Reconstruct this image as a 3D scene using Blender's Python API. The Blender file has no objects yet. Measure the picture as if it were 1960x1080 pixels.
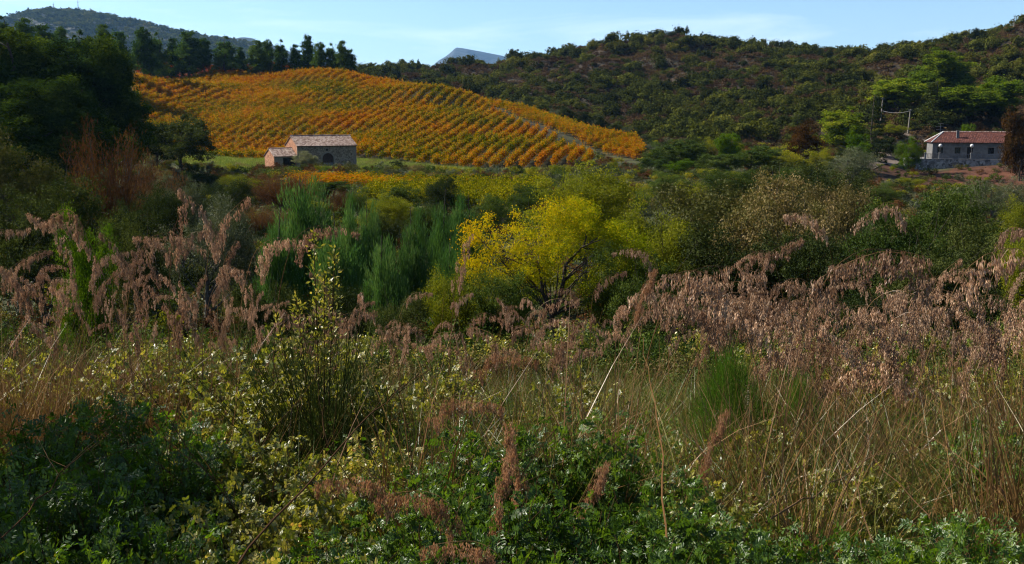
import bpy, math, random
import numpy as np
from mathutils import Vector

# ------------------------------------------------------------------ camera, sky, sun
SC = bpy.context.scene
C = SC.collection
R = math.radians
PI = math.pi
F = 1906.0
PIT = math.atan(310.0 / F)
SUN_AZ = R(-74)      # from +Y towards -X
SUN_EL = R(41)
SUN = np.array([math.sin(SUN_AZ) * math.cos(SUN_EL), math.cos(SUN_AZ) * math.cos(SUN_EL), math.sin(SUN_EL)])

cam_d = bpy.data.cameras.new("camera")
cam_d.lens = 35.0
cam_d.sensor_width = 36.0
cam_d.clip_start = 0.05
cam_d.clip_end = 30000
cam = bpy.data.objects.new("camera", cam_d)
cam.rotation_euler = (PI / 2 - PIT, 0, 0)
C.objects.link(cam)
SC.camera = cam
SC.view_settings.view_transform = 'Standard'
SC.view_settings.look = 'None'
SC.view_settings.exposure = 1.5
SC.view_settings.gamma = 1.0
SC.cycles.pixel_filter_type = 'BLACKMAN_HARRIS'
SC.cycles.filter_width = 1.15
SC.cycles.use_denoising = True
SC.cycles.denoiser = 'OPENIMAGEDENOISE'
SC.cycles.denoising_prefilter = 'ACCURATE'
SC.cycles.max_bounces = 6
SC.cycles.diffuse_bounces = 3
SC.cycles.sample_clamp_indirect = 3.0
SC.cycles.sample_clamp_direct = 12.0

w = bpy.data.worlds.new("World")
SC.world = w
w.use_nodes = True
nt = w.node_tree
nt.nodes.clear()
wo = nt.nodes.new('ShaderNodeOutputWorld')
bg = nt.nodes.new('ShaderNodeBackground')
sky = nt.nodes.new('ShaderNodeTexSky')
sky.sky_type = 'NISHITA'
sky.sun_disc = False
sky.sun_elevation = SUN_EL
sky.sun_rotation = SUN_AZ
sky.air_density = 1.0
sky.dust_density = 0.35
sky.ozone_density = 1.6
sky.altitude = 300
# thin cirrus: a noise laid on the sky directions
tc = nt.nodes.new('ShaderNodeTexCoord')
mp = nt.nodes.new('ShaderNodeMapping')
mp.inputs['Rotation'].default_value = (0, R(8), R(10))
mp.inputs['Scale'].default_value = (1.6, 1.6, 11.0)
nz = nt.nodes.new('ShaderNodeTexNoise')
nz.inputs['Scale'].default_value = 1.7
nz.inputs['Detail'].default_value = 7
nz.inputs['Roughness'].default_value = 0.58
nz.inputs['Distortion'].default_value = 0.5
cr = nt.nodes.new('ShaderNodeValToRGB')
cr.color_ramp.elements[0].position = 0.5
cr.color_ramp.elements[0].color = (0, 0, 0, 1)
cr.color_ramp.elements[1].position = 0.78
cr.color_ramp.elements[1].color = (0.55, 0.55, 0.55, 1)
mx = nt.nodes.new('ShaderNodeMix')
mx.data_type = 'RGBA'
mx.inputs[7].default_value = (9.0, 9.6, 10.4, 1)
nt.links.new(tc.outputs['Generated'], mp.inputs['Vector'])
nt.links.new(mp.outputs['Vector'], nz.inputs['Vector'])
nt.links.new(nz.outputs['Fac'], cr.inputs['Fac'])
nt.links.new(cr.outputs['Color'], mx.inputs[0])
tn = nt.nodes.new('ShaderNodeMix'); tn.data_type = 'RGBA'; tn.blend_type = 'MULTIPLY'; tn.inputs[0].default_value = 1; tn.inputs[7].default_value = (0.86, 0.96, 1.08, 1)
nt.links.new(sky.outputs['Color'], tn.inputs[6]); nt.links.new(tn.outputs[2], mx.inputs[6])
nt.links.new(mx.outputs[2], bg.inputs['Color'])
bg.inputs['Strength'].default_value = 0.056
nt.links.new(bg.outputs[0], wo.inputs['Surface'])

sd = bpy.data.lights.new("sun", 'SUN')
sd.energy = 5.0
sd.angle = R(0.5)
sd.color = (1.0, 0.93, 0.82)
so = bpy.data.objects.new("sun", sd)
so.rotation_euler = Vector((float(-SUN[0]), float(-SUN[1]), float(-SUN[2]))).to_track_quat('-Z', 'Y').to_euler()
so.location = (0, 0, 60)
C.objects.link(so)

# ------------------------------------------------------------------ pixel <-> world
CP, SP = math.cos(PIT), math.sin(PIT)


def zat(py, Y):
    v = (540.0 - py) / F
    return (-SP + v * CP) / (CP + v * SP) * Y


def pt(px, py, Y):
    u = (px - 980.0) / F
    v = (540.0 - py) / F
    k = Y / (CP + v * SP)
    return np.array([u * k, Y, (-SP + v * CP) * k])


def pxof(x, y, z):
    d = y * CP - z * SP
    return 980 + F * x / d, 540 - F * (y * SP + z * CP) / d


# ------------------------------------------------------------------ terrain
ctrl = []
for y, z in ((-8, -1.0), (0, -1.65), (4, -2.15), (8, -3.0), (14, -4.4), (22, -6.4), (30, -8.2), (40, -9.6), (60, -10.4), (90, -10.1)):
    for k in (-1, -0.4, 0.4, 1):
        ctrl.append((k * (0.7 * abs(y) + 4), y, z))
for c in (
    (-350, 335, 110), (0, 335, 120), (200, 335, 130), (350, 332, 140), (500, 345, 130), (600, 326, 148),
    (700, 326, 154), (420, 320, 160), (800, 345, 130), (1000, 345, 135), (1150, 335, 150),
    (1240, 322, 172), (1300, 330, 165), (1400, 355, 130), (1500, 345, 150), (1600, 340, 160), (1700, 345, 165),
    (1800, 352, 172), (1930, 352, 172), (2200, 345, 165), (1700, 400, 120), (1950, 400, 110), (2300, 400, 100),
    # vineyard hill
    (400, 309, 176), (560, 306, 171), (700, 308, 170), (850, 319, 165), (1000, 323, 163), (1150, 322, 165),
    (270, 300, 185), (300, 240, 222), (450, 240, 220), (600, 235, 222), (750, 245, 215), (880, 255, 209), (980, 272, 199), (1060, 293, 187),
    (985, 229, 235), (1050, 256, 214), (1130, 289, 193), (1210, 314, 174),
    (270, 172, 290), (450, 158, 298), (620, 150, 300), (700, 154, 290), (800, 171, 275), (900, 193, 262), (1000, 217, 250),
    (1100, 243, 234), (1200, 269, 214), (1245, 284, 200), (620, 180, 262), (450, 190, 258), (780, 200, 248), (900, 215, 243),
    (700, 170, 325), (820, 195, 305), (1000, 240, 280), (1110, 266, 262), (1210, 288, 236),
    (300, 155, 305), (300, 122, 345), (450, 138, 340), (600, 150, 340), (150, 122, 250), (0, 125, 230), (-300, 110, 230),
    (100, 200, 185), (-200, 200, 180), (200, 250, 160),
    # scrub hill
    (700, 150, 560), (760, 155, 550), (830, 152, 540), (900, 148, 520), (960, 132, 505), (1000, 122, 490), (1100, 102, 468), (1200, 90, 455), (1260, 81, 450),
    (1350, 90, 445), (1500, 107, 430), (1620, 118, 415), (1700, 122, 405), (1780, 110, 395), (1850, 90, 385), (1960, 62, 370), (2250, 35, 360),
    (850, 170, 400), (1000, 180, 370), (1100, 175, 370), (1250, 175, 350), (1400, 175, 330), (1550, 180, 305), (1700, 180, 290), (1850, 165, 290), (1980, 150, 290), (2300, 150, 290),
    (1300, 255, 240), (1400, 262, 225), (1500, 262, 220), (1620, 262, 215), (1750, 262, 212), (1860, 258, 212), (1980, 258, 212), (2300, 258, 212),
    (1700, 318, 182), (1580, 310, 182), (1450, 315, 175),
    (1740, 330, 184), (1850, 330, 180), (1950, 330, 176), (1780, 311, 193), (1930, 316, 188), (1780, 303, 203), (1930, 303, 200),
    (-500, 60, 420), (0, 115, 420), (300, 130, 430),
):
    ctrl.append(tuple(pt(*c)))
for x, y, z in ((-700, 700, 0), (-250, 700, -5), (250, 720, 5), (700, 700, 20), (-600, 200, 15), (650, 200, 40), (-400, -200, 10),
                (400, -200, 12), (0, -300, 16), (-100, -30, 0), (100, -30, 1), (-160, 40, -3), (160, 40, -2), (0, 640, 2)):
    ctrl.append((x, y, z))
ctrl = np.array([(a[0], a[1], a[2]) for a in ctrl], float)
S0 = 100.0
CX = ctrl[:, :2] / S0


def _phi(r2):
    return 0.5 * r2 * np.log(r2 + 1e-9)


n = len(ctrl)
d2 = ((CX[:, None] - CX[None]) ** 2).sum(-1)
A = np.zeros((n + 3, n + 3))
A[:n, :n] = _phi(d2) + np.eye(n) * 0.0003
A[:n, n] = 1
A[:n, n + 1:] = CX
A[n, :n] = 1
A[n + 1:, :n] = CX.T
TW = np.linalg.solve(A, np.r_[ctrl[:, 2], 0, 0, 0])


def H(x, y):
    x = np.atleast_1d(np.asarray(x, float))
    y = np.atleast_1d(np.asarray(y, float))
    out = np.empty(len(x))
    for s in range(0, len(x), 20000):
        X = np.c_[x[s:s + 20000], y[s:s + 20000]] / S0
        r2 = ((X[:, None] - CX[None]) ** 2).sum(-1)
        out[s:s + 20000] = _phi(r2) @ TW[:n] + TW[n] + X @ TW[n + 1:]
    r = np.hypot(x, y)
    k = np.clip((r - 720) / 300, 0, 1)
    k = k * k * (3 - 2 * k)
    out = out * (1 - k) - 14 * k
    a = np.clip((r - 6) / 60, 0, 1) * 0.22 * (1 - k) + np.clip((r - 240) / 100, 0, 1) * 0.9 * (1 - k)
    out += a * (np.sin(x * 0.21 + 1.3 * np.sin(y * 0.11)) + np.sin(y * 0.17 + 2 + 1.1 * np.sin(x * 0.09)))
    b = np.clip((r - 270) / 100, 0, 1) * (1 - k) * 1.3
    out += b * np.sin(x * 0.062 + 0.9 * np.sin(y * 0.03)) * np.sin(y * 0.05 + x * 0.02)
    return out


def H1(x, y):
    return float(H(x, y)[0])


def gpos(px, Y, iters=4):
    z = -5.0
    for _ in range(iters):
        x = (px - 980) / F * (Y * CP - z * SP)
        z = H1(x, Y)
    return x, Y, z


def xy_of(px, Y):
    g = gpos(px, Y)
    return (g[0], g[1])


def inpoly(x, y, poly):
    x = np.asarray(x); y = np.asarray(y)
    r = np.zeros(len(x), bool)
    m = len(poly)
    for i in range(m):
        x0, y0 = poly[i]; x1, y1 = poly[(i + 1) % m]
        c = ((y0 > y) != (y1 > y)) & (x < (x1 - x0) * (y - y0) / (y1 - y0 + 1e-12) + x0)
        r ^= c
    return r


# ------------------------------------------------------------------ object helpers
def tag(o, label, cat=None, group=None, kind=None):
    if label: o['label'] = label
    if cat: o['category'] = cat
    if group: o['group'] = group
    if kind: o['kind'] = kind
    return o


class MB:
    def __init__(s):
        s.v = []; s.f = []; s.a = []; s.m = []; s.n = 0

    def add(s, V, Q, v=0.5, m=0):
        V = np.asarray(V, float).reshape(-1, 3); Q = np.asarray(Q, int).reshape(-1, 4)
        s.v.append(V); s.f.append(Q + s.n); s.n += len(V)
        s.a.append(np.broadcast_to(np.asarray(v, float), (len(Q),)).copy())
        s.m.append(np.full(len(Q), m, int))

    def box(s, lo, hi, v=0.5, m=0):
        x0, y0, z0 = lo; x1, y1, z1 = hi
        V = [(x0, y0, z0), (x1, y0, z0), (x1, y1, z0), (x0, y1, z0), (x0, y0, z1), (x1, y0, z1), (x1, y1, z1), (x0, y1, z1)]
        Q = [(0, 3, 2, 1), (4, 5, 6, 7), (0, 1, 5, 4), (1, 2, 6, 5), (2, 3, 7, 6), (3, 0, 4, 7)]
        s.add(V, Q, v, m)

    def tube(s, pts, rad, sides=6, v=0.5, m=0):
        pts = np.asarray(pts, float); k = len(pts)
        rad = np.broadcast_to(np.asarray(rad, float), (k,))
        t = np.gradient(pts, axis=0)
        t /= np.linalg.norm(t, axis=1)[:, None] + 1e-9
        up = np.array([0.31, 0.17, 0.93]) if abs(t[0][2]) < 0.9 else np.array([1.0, 0.1, 0])
        a = np.cross(t, up); a /= np.linalg.norm(a, axis=1)[:, None] + 1e-9
        b = np.cross(t, a)
        th = np.arange(sides) * 2 * PI / sides
        ring = pts[:, None] + rad[:, None, None] * (np.cos(th)[None, :, None] * a[:, None] + np.sin(th)[None, :, None] * b[:, None])
        V = ring.reshape(-1, 3)
        i = np.arange(k - 1)[:, None] * sides; j = np.arange(sides)[None]; j2 = (j + 1) % sides
        Q = np.stack([i + j, i + j2, i + sides + j2, i + sides + j], -1).reshape(-1, 4)
        s.add(V, Q, v, m)
        # end cap
        if sides == 4:
            s.add(ring[-1], [(0, 1, 2, 3)], v, m)
        else:
            c = pts[-1] + t[-1] * rad[-1] * 0.3
            V = np.vstack([ring[-1], c[None]])
            s.add(V, [(q, (q + 1) % sides, (q + 2) % sides, sides) for q in range(0, sides, 2)], v, m)

    def mesh(s, name, mats, smooth=False):
        me = bpy.data.meshes.new(name)
        V = np.concatenate(s.v); Q = np.concatenate(s.f)
        me.vertices.add(len(V)); me.vertices.foreach_set('co', V.astype(np.float32).ravel())
        me.loops.add(len(Q) * 4); me.loops.foreach_set('vertex_index', Q.astype(np.int32).ravel())
        me.polygons.add(len(Q)); me.polygons.foreach_set('loop_start', np.arange(len(Q), dtype=np.int32) * 4)
        me.polygons.foreach_set('material_index', np.concatenate(s.m).astype(np.int32))
        me.update(calc_edges=True)
        a = me.attributes.new('v', 'FLOAT', 'FACE')
        a.data.foreach_set('value', np.concatenate(s.a).astype(np.float32))
        for mt in (mats if isinstance(mats, (list, tuple)) else [mats]):
            me.materials.append(mt)
        me.polygons.foreach_set('use_smooth', np.full(len(Q), bool(smooth)))
        return me

    def build(s, name, mats, parent=None, smooth=False, link=True):
        return mkobj(name, s.mesh(name, mats, smooth), parent, link)


def mkobj(name, me, parent=None, link=True):
    o = bpy.data.objects.new(name, me)
    if link: C.objects.link(o)
    if parent is not None: o.parent = parent
    return o


def empty(name, loc=(0, 0, 0), rz=0.0, sc=(1, 1, 1)):
    o = bpy.data.objects.new(name, None)
    o.location = loc; o.rotation_euler = (0, 0, rz); o.scale = sc
    o.empty_display_size = 0.1
    C.objects.link(o)
    return o


def copy_tree(o, parent=None):
    c = o.copy(); C.objects.link(c)
    if parent is not None: c.parent = parent
    for ch in list(o.children): copy_tree(ch, c)
    return c


def unit(a):
    return a / (np.linalg.norm(a, axis=-1, keepdims=True) + 1e-9)


def add_leaves(mb, P, D, N, L, W, v, m=0, fold=0.15):
    """rhombic leaves: P base (n,3), D direction, N normal, L length, W width"""
    k = len(P)
    L = np.broadcast_to(L, (k,))[:, None]; W = np.broadcast_to(W, (k,))[:, None]
    D = unit(D); S = unit(np.cross(D, N)); Nn = np.cross(S, D)
    mid = P + D * L * 0.45
    V = np.stack([P, mid + S * W * 0.5 + Nn * W * fold, P + D * L, mid - S * W * 0.5 + Nn * W * fold], 1).reshape(-1, 3)
    Q = np.arange(k * 4).reshape(-1, 4)
    mb.add(V, Q, v, m)


def add_blades(mb, P, D, B, L, W, v, seg=3, m=0, wd=None, rng=None):
    """tapering ribbons: P + D*L*t + B*L*t^2"""
    k = len(P)
    L = np.broadcast_to(L, (k,)).astype(float); W = np.broadcast_to(W, (k,)).astype(float)
    t = np.linspace(0, 1, seg + 1)
    pos = P[:, None] + D[:, None] * (L[:, None] * t)[..., None] + B[:, None] * (L[:, None] * t ** 2)[..., None]
    if wd is None:
        wd = unit(np.cross(D + B * 0.5, (rng or np.random).normal(size=(k, 3))))
    ww = (1 - t ** 1.6 * 0.92)[None] * W[:, None] * 0.5
    V = np.stack([pos - wd[:, None] * ww[..., None], pos + wd[:, None] * ww[..., None]], 2)  # k,seg+1,2,3
    base = (np.arange(k) * (seg + 1) * 2)[:, None] + (np.arange(seg) * 2)[None]
    Q = np.stack([base, base + 1, base + 3, base + 2], -1).reshape(-1, 4)
    mb.add(V.reshape(-1, 3), Q, np.repeat(np.broadcast_to(v, (k,)), seg), m)


def rdir(rng, k):
    return unit(rng.normal(size=(k, 3)))


# ------------------------------------------------------------------ materials
def new_mat(name):
    m = bpy.data.materials.new(name); m.use_nodes = True
    m.node_tree.nodes.clear()
    return m, m.node_tree


def ramp(t, stops):
    r = t.nodes.new('ShaderNodeValToRGB')
    e = r.color_ramp.elements
    while len(e) < len(stops): e.new(0.5)
    for i, (p, c) in enumerate(stops):
        e[i].position = p; e[i].color = (c[0], c[1], c[2], 1)
    return r


def math_n(t, op, a, b=None, clamp=False):
    n_ = t.nodes.new('ShaderNodeMath'); n_.operation = op; n_.use_clamp = clamp
    for i, q in enumerate((a, b)):
        if q is None: continue
        if isinstance(q, (int, float)): n_.inputs[i].default_value = q
        else: t.links.new(q, n_.inputs[i])
    return n_.outputs[0]


def leafmat(name, stops, trans=0.35, gloss=0.05, rough=0.4, patch=None, wv=0.6, wr=0.4, tint=(1.25, 1.25, 0.7), hv=0.0, K=0.44, warm=True):
    stops = [(a_, (c_[0] * K * 1.12, c_[1] * K, c_[2] * K * 0.75) if warm else tuple(q_ * K for q_ in c_)) for a_, c_ in stops]
    m, t = new_mat(name)
    out = t.nodes.new('ShaderNodeOutputMaterial')
    at = t.nodes.new('ShaderNodeAttribute'); at.attribute_name = 'v'
    oi = t.nodes.new('ShaderNodeObjectInfo')
    f = math_n(t, 'ADD', math_n(t, 'MULTIPLY', at.outputs['Fac'], wv), math_n(t, 'MULTIPLY', oi.outputs['Random'], wr))
    if patch:
        sc_, amt = patch
        nz_ = t.nodes.new('ShaderNodeTexNoise'); nz_.inputs['Scale'].default_value = sc_; nz_.inputs['Detail'].default_value = 3
        t.links.new(oi.outputs['Location'], nz_.inputs['Vector'])
        f = math_n(t, 'ADD', f, math_n(t, 'MULTIPLY', math_n(t, 'SUBTRACT', nz_.outputs['Fac'], 0.5), amt), True)
    r = ramp(t, stops)
    t.links.new(f, r.inputs['Fac'])
    hs = t.nodes.new('ShaderNodeHueSaturation')
    t.links.new(r.outputs['Color'], hs.inputs['Color'])
    if hv:
        wn = t.nodes.new('ShaderNodeTexWhiteNoise'); wn.noise_dimensions = '1D'
        t.links.new(math_n(t, 'MULTIPLY', oi.outputs['Random'], 91.7), wn.inputs['W'])
        t.links.new(math_n(t, 'ADD', math_n(t, 'MULTIPLY', wn.outputs['Value'], 2 * hv), 1 - hv), hs.inputs['Value'])
    df = t.nodes.new('ShaderNodeBsdfDiffuse'); tr = t.nodes.new('ShaderNodeBsdfTranslucent'); gl = t.nodes.new('ShaderNodeBsdfGlossy')
    gl.inputs['Roughness'].default_value = rough
    t.links.new(hs.outputs['Color'], df.inputs['Color'])
    mt = t.nodes.new('ShaderNodeMix'); mt.data_type = 'RGBA'; mt.blend_type = 'MULTIPLY'; mt.inputs[0].default_value = 1
    t.links.new(hs.outputs['Color'], mt.inputs[6]); mt.inputs[7].default_value = (*tint, 1)
    t.links.new(mt.outputs[2], tr.inputs['Color'])
    m1 = t.nodes.new('ShaderNodeMixShader'); m1.inputs[0].default_value = trans
    t.links.new(df.outputs[0], m1.inputs[1]); t.links.new(tr.outputs[0], m1.inputs[2])
    m2 = t.nodes.new('ShaderNodeMixShader'); m2.inputs[0].default_value = gloss
    t.links.new(m1.outputs[0], m2.inputs[1]); t.links.new(gl.outputs[0], m2.inputs[2])
    t.links.new(m2.outputs[0] if gloss > 0 else m1.outputs[0], out.inputs['Surface'])
    return m


def solidmat(name, stops, scale=3.0, rough=0.85, bump=0.3, bscale=None, use_v=0.0, detail=6, tex='noise', spec=0.2, metallic=0.0, coord='Object', dist=0.05, K=0.48):
    stops = [(a_, tuple(q_ * K for q_ in c_)) for a_, c_ in stops]
    m, t = new_mat(name)
    out = t.nodes.new('ShaderNodeOutputMaterial')
    p = t.nodes.new('ShaderNodeBsdfPrincipled')
    p.inputs['Roughness'].default_value = rough; p.inputs['Specular IOR Level'].default_value = spec
    p.inputs['Metallic'].default_value = metallic
    tcn = t.nodes.new('ShaderNodeTexCoord')
    if tex == 'voronoi':
        nz_ = t.nodes.new('ShaderNodeTexVoronoi'); nz_.inputs['Scale'].default_value = scale
        wn = t.nodes.new('ShaderNodeTexWhiteNoise'); wn.noise_dimensions = '3D'
        t.links.new(nz_.outputs['Position'], wn.inputs['Vector'])
        n2 = t.nodes.new('ShaderNodeTexNoise'); n2.inputs['Scale'].default_value = scale * 0.35
        t.links.new(tcn.outputs[coord], n2.inputs['Vector'])
        fac = math_n(t, 'ADD', math_n(t, 'MULTIPLY', wn.outputs['Value'], 0.5), math_n(t, 'MULTIPLY', n2.outputs['Fac'], 0.5))
        bsrc = math_n(t, 'MINIMUM', nz_.outputs['Distance'], 0.6)
        inv = True
    else:
        nz_ = t.nodes.new('ShaderNodeTexNoise'); nz_.inputs['Scale'].default_value = scale; nz_.inputs['Detail'].default_value = detail
        nz_.inputs['Roughness'].default_value = 0.62
        fac = nz_.outputs['Fac']; bsrc = nz_.outputs['Fac']; inv = False
    t.links.new(tcn.outputs[coord], nz_.inputs['Vector'])
    if use_v:
        at = t.nodes.new('ShaderNodeAttribute'); at.attribute_name = 'v'
        fac = math_n(t, 'ADD', math_n(t, 'MULTIPLY', fac, 1 - use_v), math_n(t, 'MULTIPLY', at.outputs['Fac'], use_v))
    r = ramp(t, stops); t.links.new(fac, r.inputs['Fac'])
    t.links.new(r.outputs['Color'], p.inputs['Base Color'])
    if bump:
        b = t.nodes.new('ShaderNodeBump'); b.inputs['Strength'].default_value = bump; b.inputs['Distance'].default_value = dist; b.invert = inv
        if bscale:
            nb = t.nodes.new('ShaderNodeTexNoise'); nb.inputs['Scale'].default_value = bscale; nb.inputs['Detail'].default_value = 5
            t.links.new(tcn.outputs[coord], nb.inputs['Vector']); bsrc = nb.outputs['Fac']
        t.links.new(bsrc, b.inputs['Height']); t.links.new(b.outputs[0], p.inputs['Normal'])
    t.links.new(p.outputs[0], out.inputs['Surface'])
    return m


M = {}
M['bark'] = solidmat('bark', [(0.3, (0.03, 0.022, 0.016)), (0.7, (0.11, 0.085, 0.06))], 6, bump=0.5)
M['bark_grey'] = solidmat('bark_grey', [(0.3, (0.06, 0.05, 0.042)), (0.7, (0.2, 0.17, 0.14))], 9, bump=0.4)
M['pine'] = leafmat('pine', [(0.1, (0.012, 0.03, 0.008)), (0.5, (0.04, 0.08, 0.015)), (0.95, (0.13, 0.2, 0.03))], 0.3, 0.0, 0.5, hv=0.12)
M['pine_far'] = leafmat('pine_far', [(0.1, (0.02, 0.05, 0.012)), (0.5, (0.06, 0.13, 0.03)), (0.95, (0.17, 0.27, 0.05))], 0.35, 0.0, 0.5, hv=0.15)
M['pine_bright'] = leafmat('pine_bright', [(0.1, (0.045, 0.09, 0.012)), (0.5, (0.12, 0.19, 0.018)), (0.95, (0.38, 0.42, 0.04))], 0.38, 0.0, 0.5, hv=0.15, K=0.66)
M['dark'] = leafmat('dark', [(0.1, (0.014, 0.03, 0.009)), (0.5, (0.045, 0.072, 0.02)), (0.95, (0.15, 0.19, 0.055))], 0.25, 0.004, 0.5, hv=0.2)
M['mid'] = leafmat('mid', [(0.1, (0.024, 0.055, 0.014)), (0.5, (0.07, 0.125, 0.026)), (0.95, (0.2, 0.28, 0.06))], 0.3, 0.004, 0.5, hv=0.2)
M['bright'] = leafmat('bright', [(0.1, (0.04, 0.1, 0.012)), (0.5, (0.09, 0.19, 0.015)), (0.95, (0.2, 0.32, 0.03))], 0.4, 0.0, 0.4, hv=0.1)
M['yellow'] = leafmat('yellow', [(0.0, (0.12, 0.19, 0.01)), (0.35, (0.3, 0.34, 0.012)), (0.65, (0.6, 0.48, 0.012)), (1.0, (0.72, 0.38, 0.012))], 0.42, 0.0, 0.5, wv=0.85, wr=0.1, K=0.55)
M['yelgreen'] = leafmat('yelgreen', [(0.0, (0.08, 0.12, 0.012)), (0.5, (0.24, 0.29, 0.02)), (0.8, (0.42, 0.4, 0.03)), (1.0, (0.55, 0.38, 0.03))], 0.4, 0.004, 0.5, hv=0.1)
M['bronze'] = leafmat('bronze', [(0.0, (0.04, 0.06, 0.018)), (0.4, (0.1, 0.115, 0.035)), (0.7, (0.2, 0.17, 0.075)), (1.0, (0.42, 0.33, 0.2))], 0.25, 0.006, 0.5, hv=0.15)
M['olive'] = leafmat('olive', [(0.0, (0.03, 0.05, 0.025)), (0.5, (0.08, 0.11, 0.055)), (1.0, (0.2, 0.24, 0.14))], 0.2, 0.02, 0.5, hv=0.15)
M['silver'] = leafmat('silver', [(0.0, (0.12, 0.15, 0.08)), (0.5, (0.36, 0.4, 0.24)), (1.0, (0.6, 0.62, 0.45))], 0.25, 0.02, 0.5, hv=0.1)
M['feather'] = leafmat('feather', [(0.0, (0.04, 0.09, 0.035)), (0.5, (0.085, 0.23, 0.065)), (1.0, (0.32, 0.5, 0.22))], 0.3, 0.0, 0.4, hv=0.12)
M['fennel'] = leafmat('fennel', [(0.0, (0.03, 0.09, 0.012)), (0.5, (0.075, 0.19, 0.025)), (1.0, (0.19, 0.34, 0.06))], 0.35, 0.0, 0.4)
M['tamarisk'] = leafmat('tamarisk', [(0.0, (0.07, 0.035, 0.02)), (0.5, (0.15, 0.075, 0.042)), (0.85, (0.25, 0.14, 0.07)), (1.0, (0.16, 0.17, 0.05))], 0.2, 0.0, 0.5, hv=0.15)
M['rust'] = leafmat('rust', [(0.0, (0.03, 0.035, 0.012)), (0.5, (0.09, 0.05, 0.02)), (1.0, (0.2, 0.1, 0.03))], 0.3, 0.0, 0.5, hv=0.1)
M['scrub'] = leafmat('scrub', [(0.0, (0.03, 0.04, 0.015)), (0.3, (0.055, 0.075, 0.024)), (0.6, (0.1, 0.125, 0.03)), (0.85, (0.15, 0.165, 0.036)), (1.0, (0.21, 0.18, 0.045))],
                     0.25, 0.0, 0.5, patch=(0.012, 0.9), wv=0.35, wr=0.6, hv=0.3)
M['brush'] = leafmat('brush', [(0.0, (0.05, 0.032, 0.024)), (0.5, (0.13, 0.085, 0.06)), (1.0, (0.22, 0.18, 0.085))], 0.15, 0.0, 0.5, patch=(0.03, 0.8), wv=0.4, wr=0.5, hv=0.3)
M['vine'] = leafmat('vine', [(0.0, (0.05, 0.1, 0.008)), (0.25, (0.17, 0.21, 0.01)), (0.42, (0.5, 0.34, 0.012)), (0.62, (0.54, 0.22, 0.01)), (0.85, (0.42, 0.12, 0.01)), (1.0, (0.2, 0.07, 0.012))],
                    0.45, 0.0, 0.5, patch=(0.045, 1.6), wv=0.6, wr=0.3, tint=(1.3, 1.2, 0.7), hv=0.13, K=0.46)
M['vine_yellow'] = leafmat('vine_yellow', [(0.0, (0.07, 0.12, 0.01)), (0.5, (0.24, 0.27, 0.012)), (1.0, (0.5, 0.42, 0.02))], 0.42, 0.0, 0.5, wv=0.7, wr=0.3)
M['vine_red'] = leafmat('vine_red', [(0.0, (0.2, 0.07, 0.012)), (0.5, (0.42, 0.06, 0.015)), (1.0, (0.45, 0.14, 0.015))], 0.4, 0.0, 0.5, wv=0.7, wr=0.3)
M['plume'] = leafmat('plume', [(0.0, (0.11, 0.052, 0.026)), (0.35, (0.31, 0.17, 0.095)), (0.7, (0.54, 0.34, 0.205)), (1.0, (0.8, 0.58, 0.39))], 0.28, 0.03, 0.45, wv=0.7, wr=0.35, tint=(1.15, 1.0, 0.85), hv=0.35, K=0.6, warm=False)
M['plume_rust'] = leafmat('plume_rust', [(0.0, (0.12, 0.05, 0.022)), (0.5, (0.36, 0.185, 0.09)), (1.0, (0.68, 0.43, 0.26))], 0.4, 0.02, 0.45, wv=0.8, wr=0.2, K=0.62, warm=False, tint=(1.2, 1.0, 0.8))
M['stalk'] = leafmat('stalk', [(0.0, (0.12, 0.065, 0.035)), (0.5, (0.24, 0.14, 0.07)), (1.0, (0.36, 0.25, 0.14))], 0.15, 0.02, 0.35, wv=0.5, wr=0.5)
M['straw'] = leafmat('straw', [(0.0, (0.09, 0.12, 0.02)), (0.4, (0.22, 0.23, 0.06)), (0.8, (0.28, 0.24, 0.1)), (1.0, (0.34, 0.28, 0.15))], 0.3, 0.02, 0.35, wv=0.7, wr=0.3)
M['grass'] = leafmat('grass', [(0.0, (0.025, 0.06, 0.01)), (0.5, (0.07, 0.13, 0.018)), (0.85, (0.17, 0.2, 0.04)), (1.0, (0.35, 0.28, 0.1))], 0.35, 0.02, 0.4, wv=0.7, wr=0.3)
M['lawn'] = leafmat('lawn', [(0.0, (0.1, 0.2, 0.03)), (0.5, (0.22, 0.34, 0.07)), (1.0, (0.5, 0.55, 0.28))], 0.4, 0.0, 0.4, wv=0.7, wr=0.3)
M['lentisk'] = leafmat('lentisk', [(0.0, (0.025, 0.07, 0.01)), (0.5, (0.07, 0.17, 0.015)), (0.9, (0.17, 0.3, 0.02)), (1.0, (0.3, 0.3, 0.03))], 0.5, 0.03, 0.45, K=0.5, tint=(1.5, 1.4, 0.4), wv=0.8, wr=0.2)
M['locust'] = leafmat('locust', [(0.0, (0.025, 0.06, 0.014)), (0.5, (0.06, 0.14, 0.022)), (1.0, (0.15, 0.26, 0.03))], 0.46, 0.018, 0.36, K=0.52, tint=(1.5, 1.4, 0.5), wv=0.8, wr=0.2)
M['bramble'] = leafmat('bramble', [(0.0, (0.03, 0.06, 0.012)), (0.35, (0.12, 0.16, 0.02)), (0.72, (0.3, 0.3, 0.05)), (0.92, (0.55, 0.44, 0.15)), (1.0, (0.45, 0.15, 0.04))], 0.42, 0.035, 0.42, K=0.6, wv=0.8, wr=0.2)
M['broom'] = leafmat('broom', [(0.0, (0.012, 0.03, 0.01)), (0.6, (0.035, 0.065, 0.018)), (1.0, (0.09, 0.1, 0.035))], 0.1, 0.004, 0.5)
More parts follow.
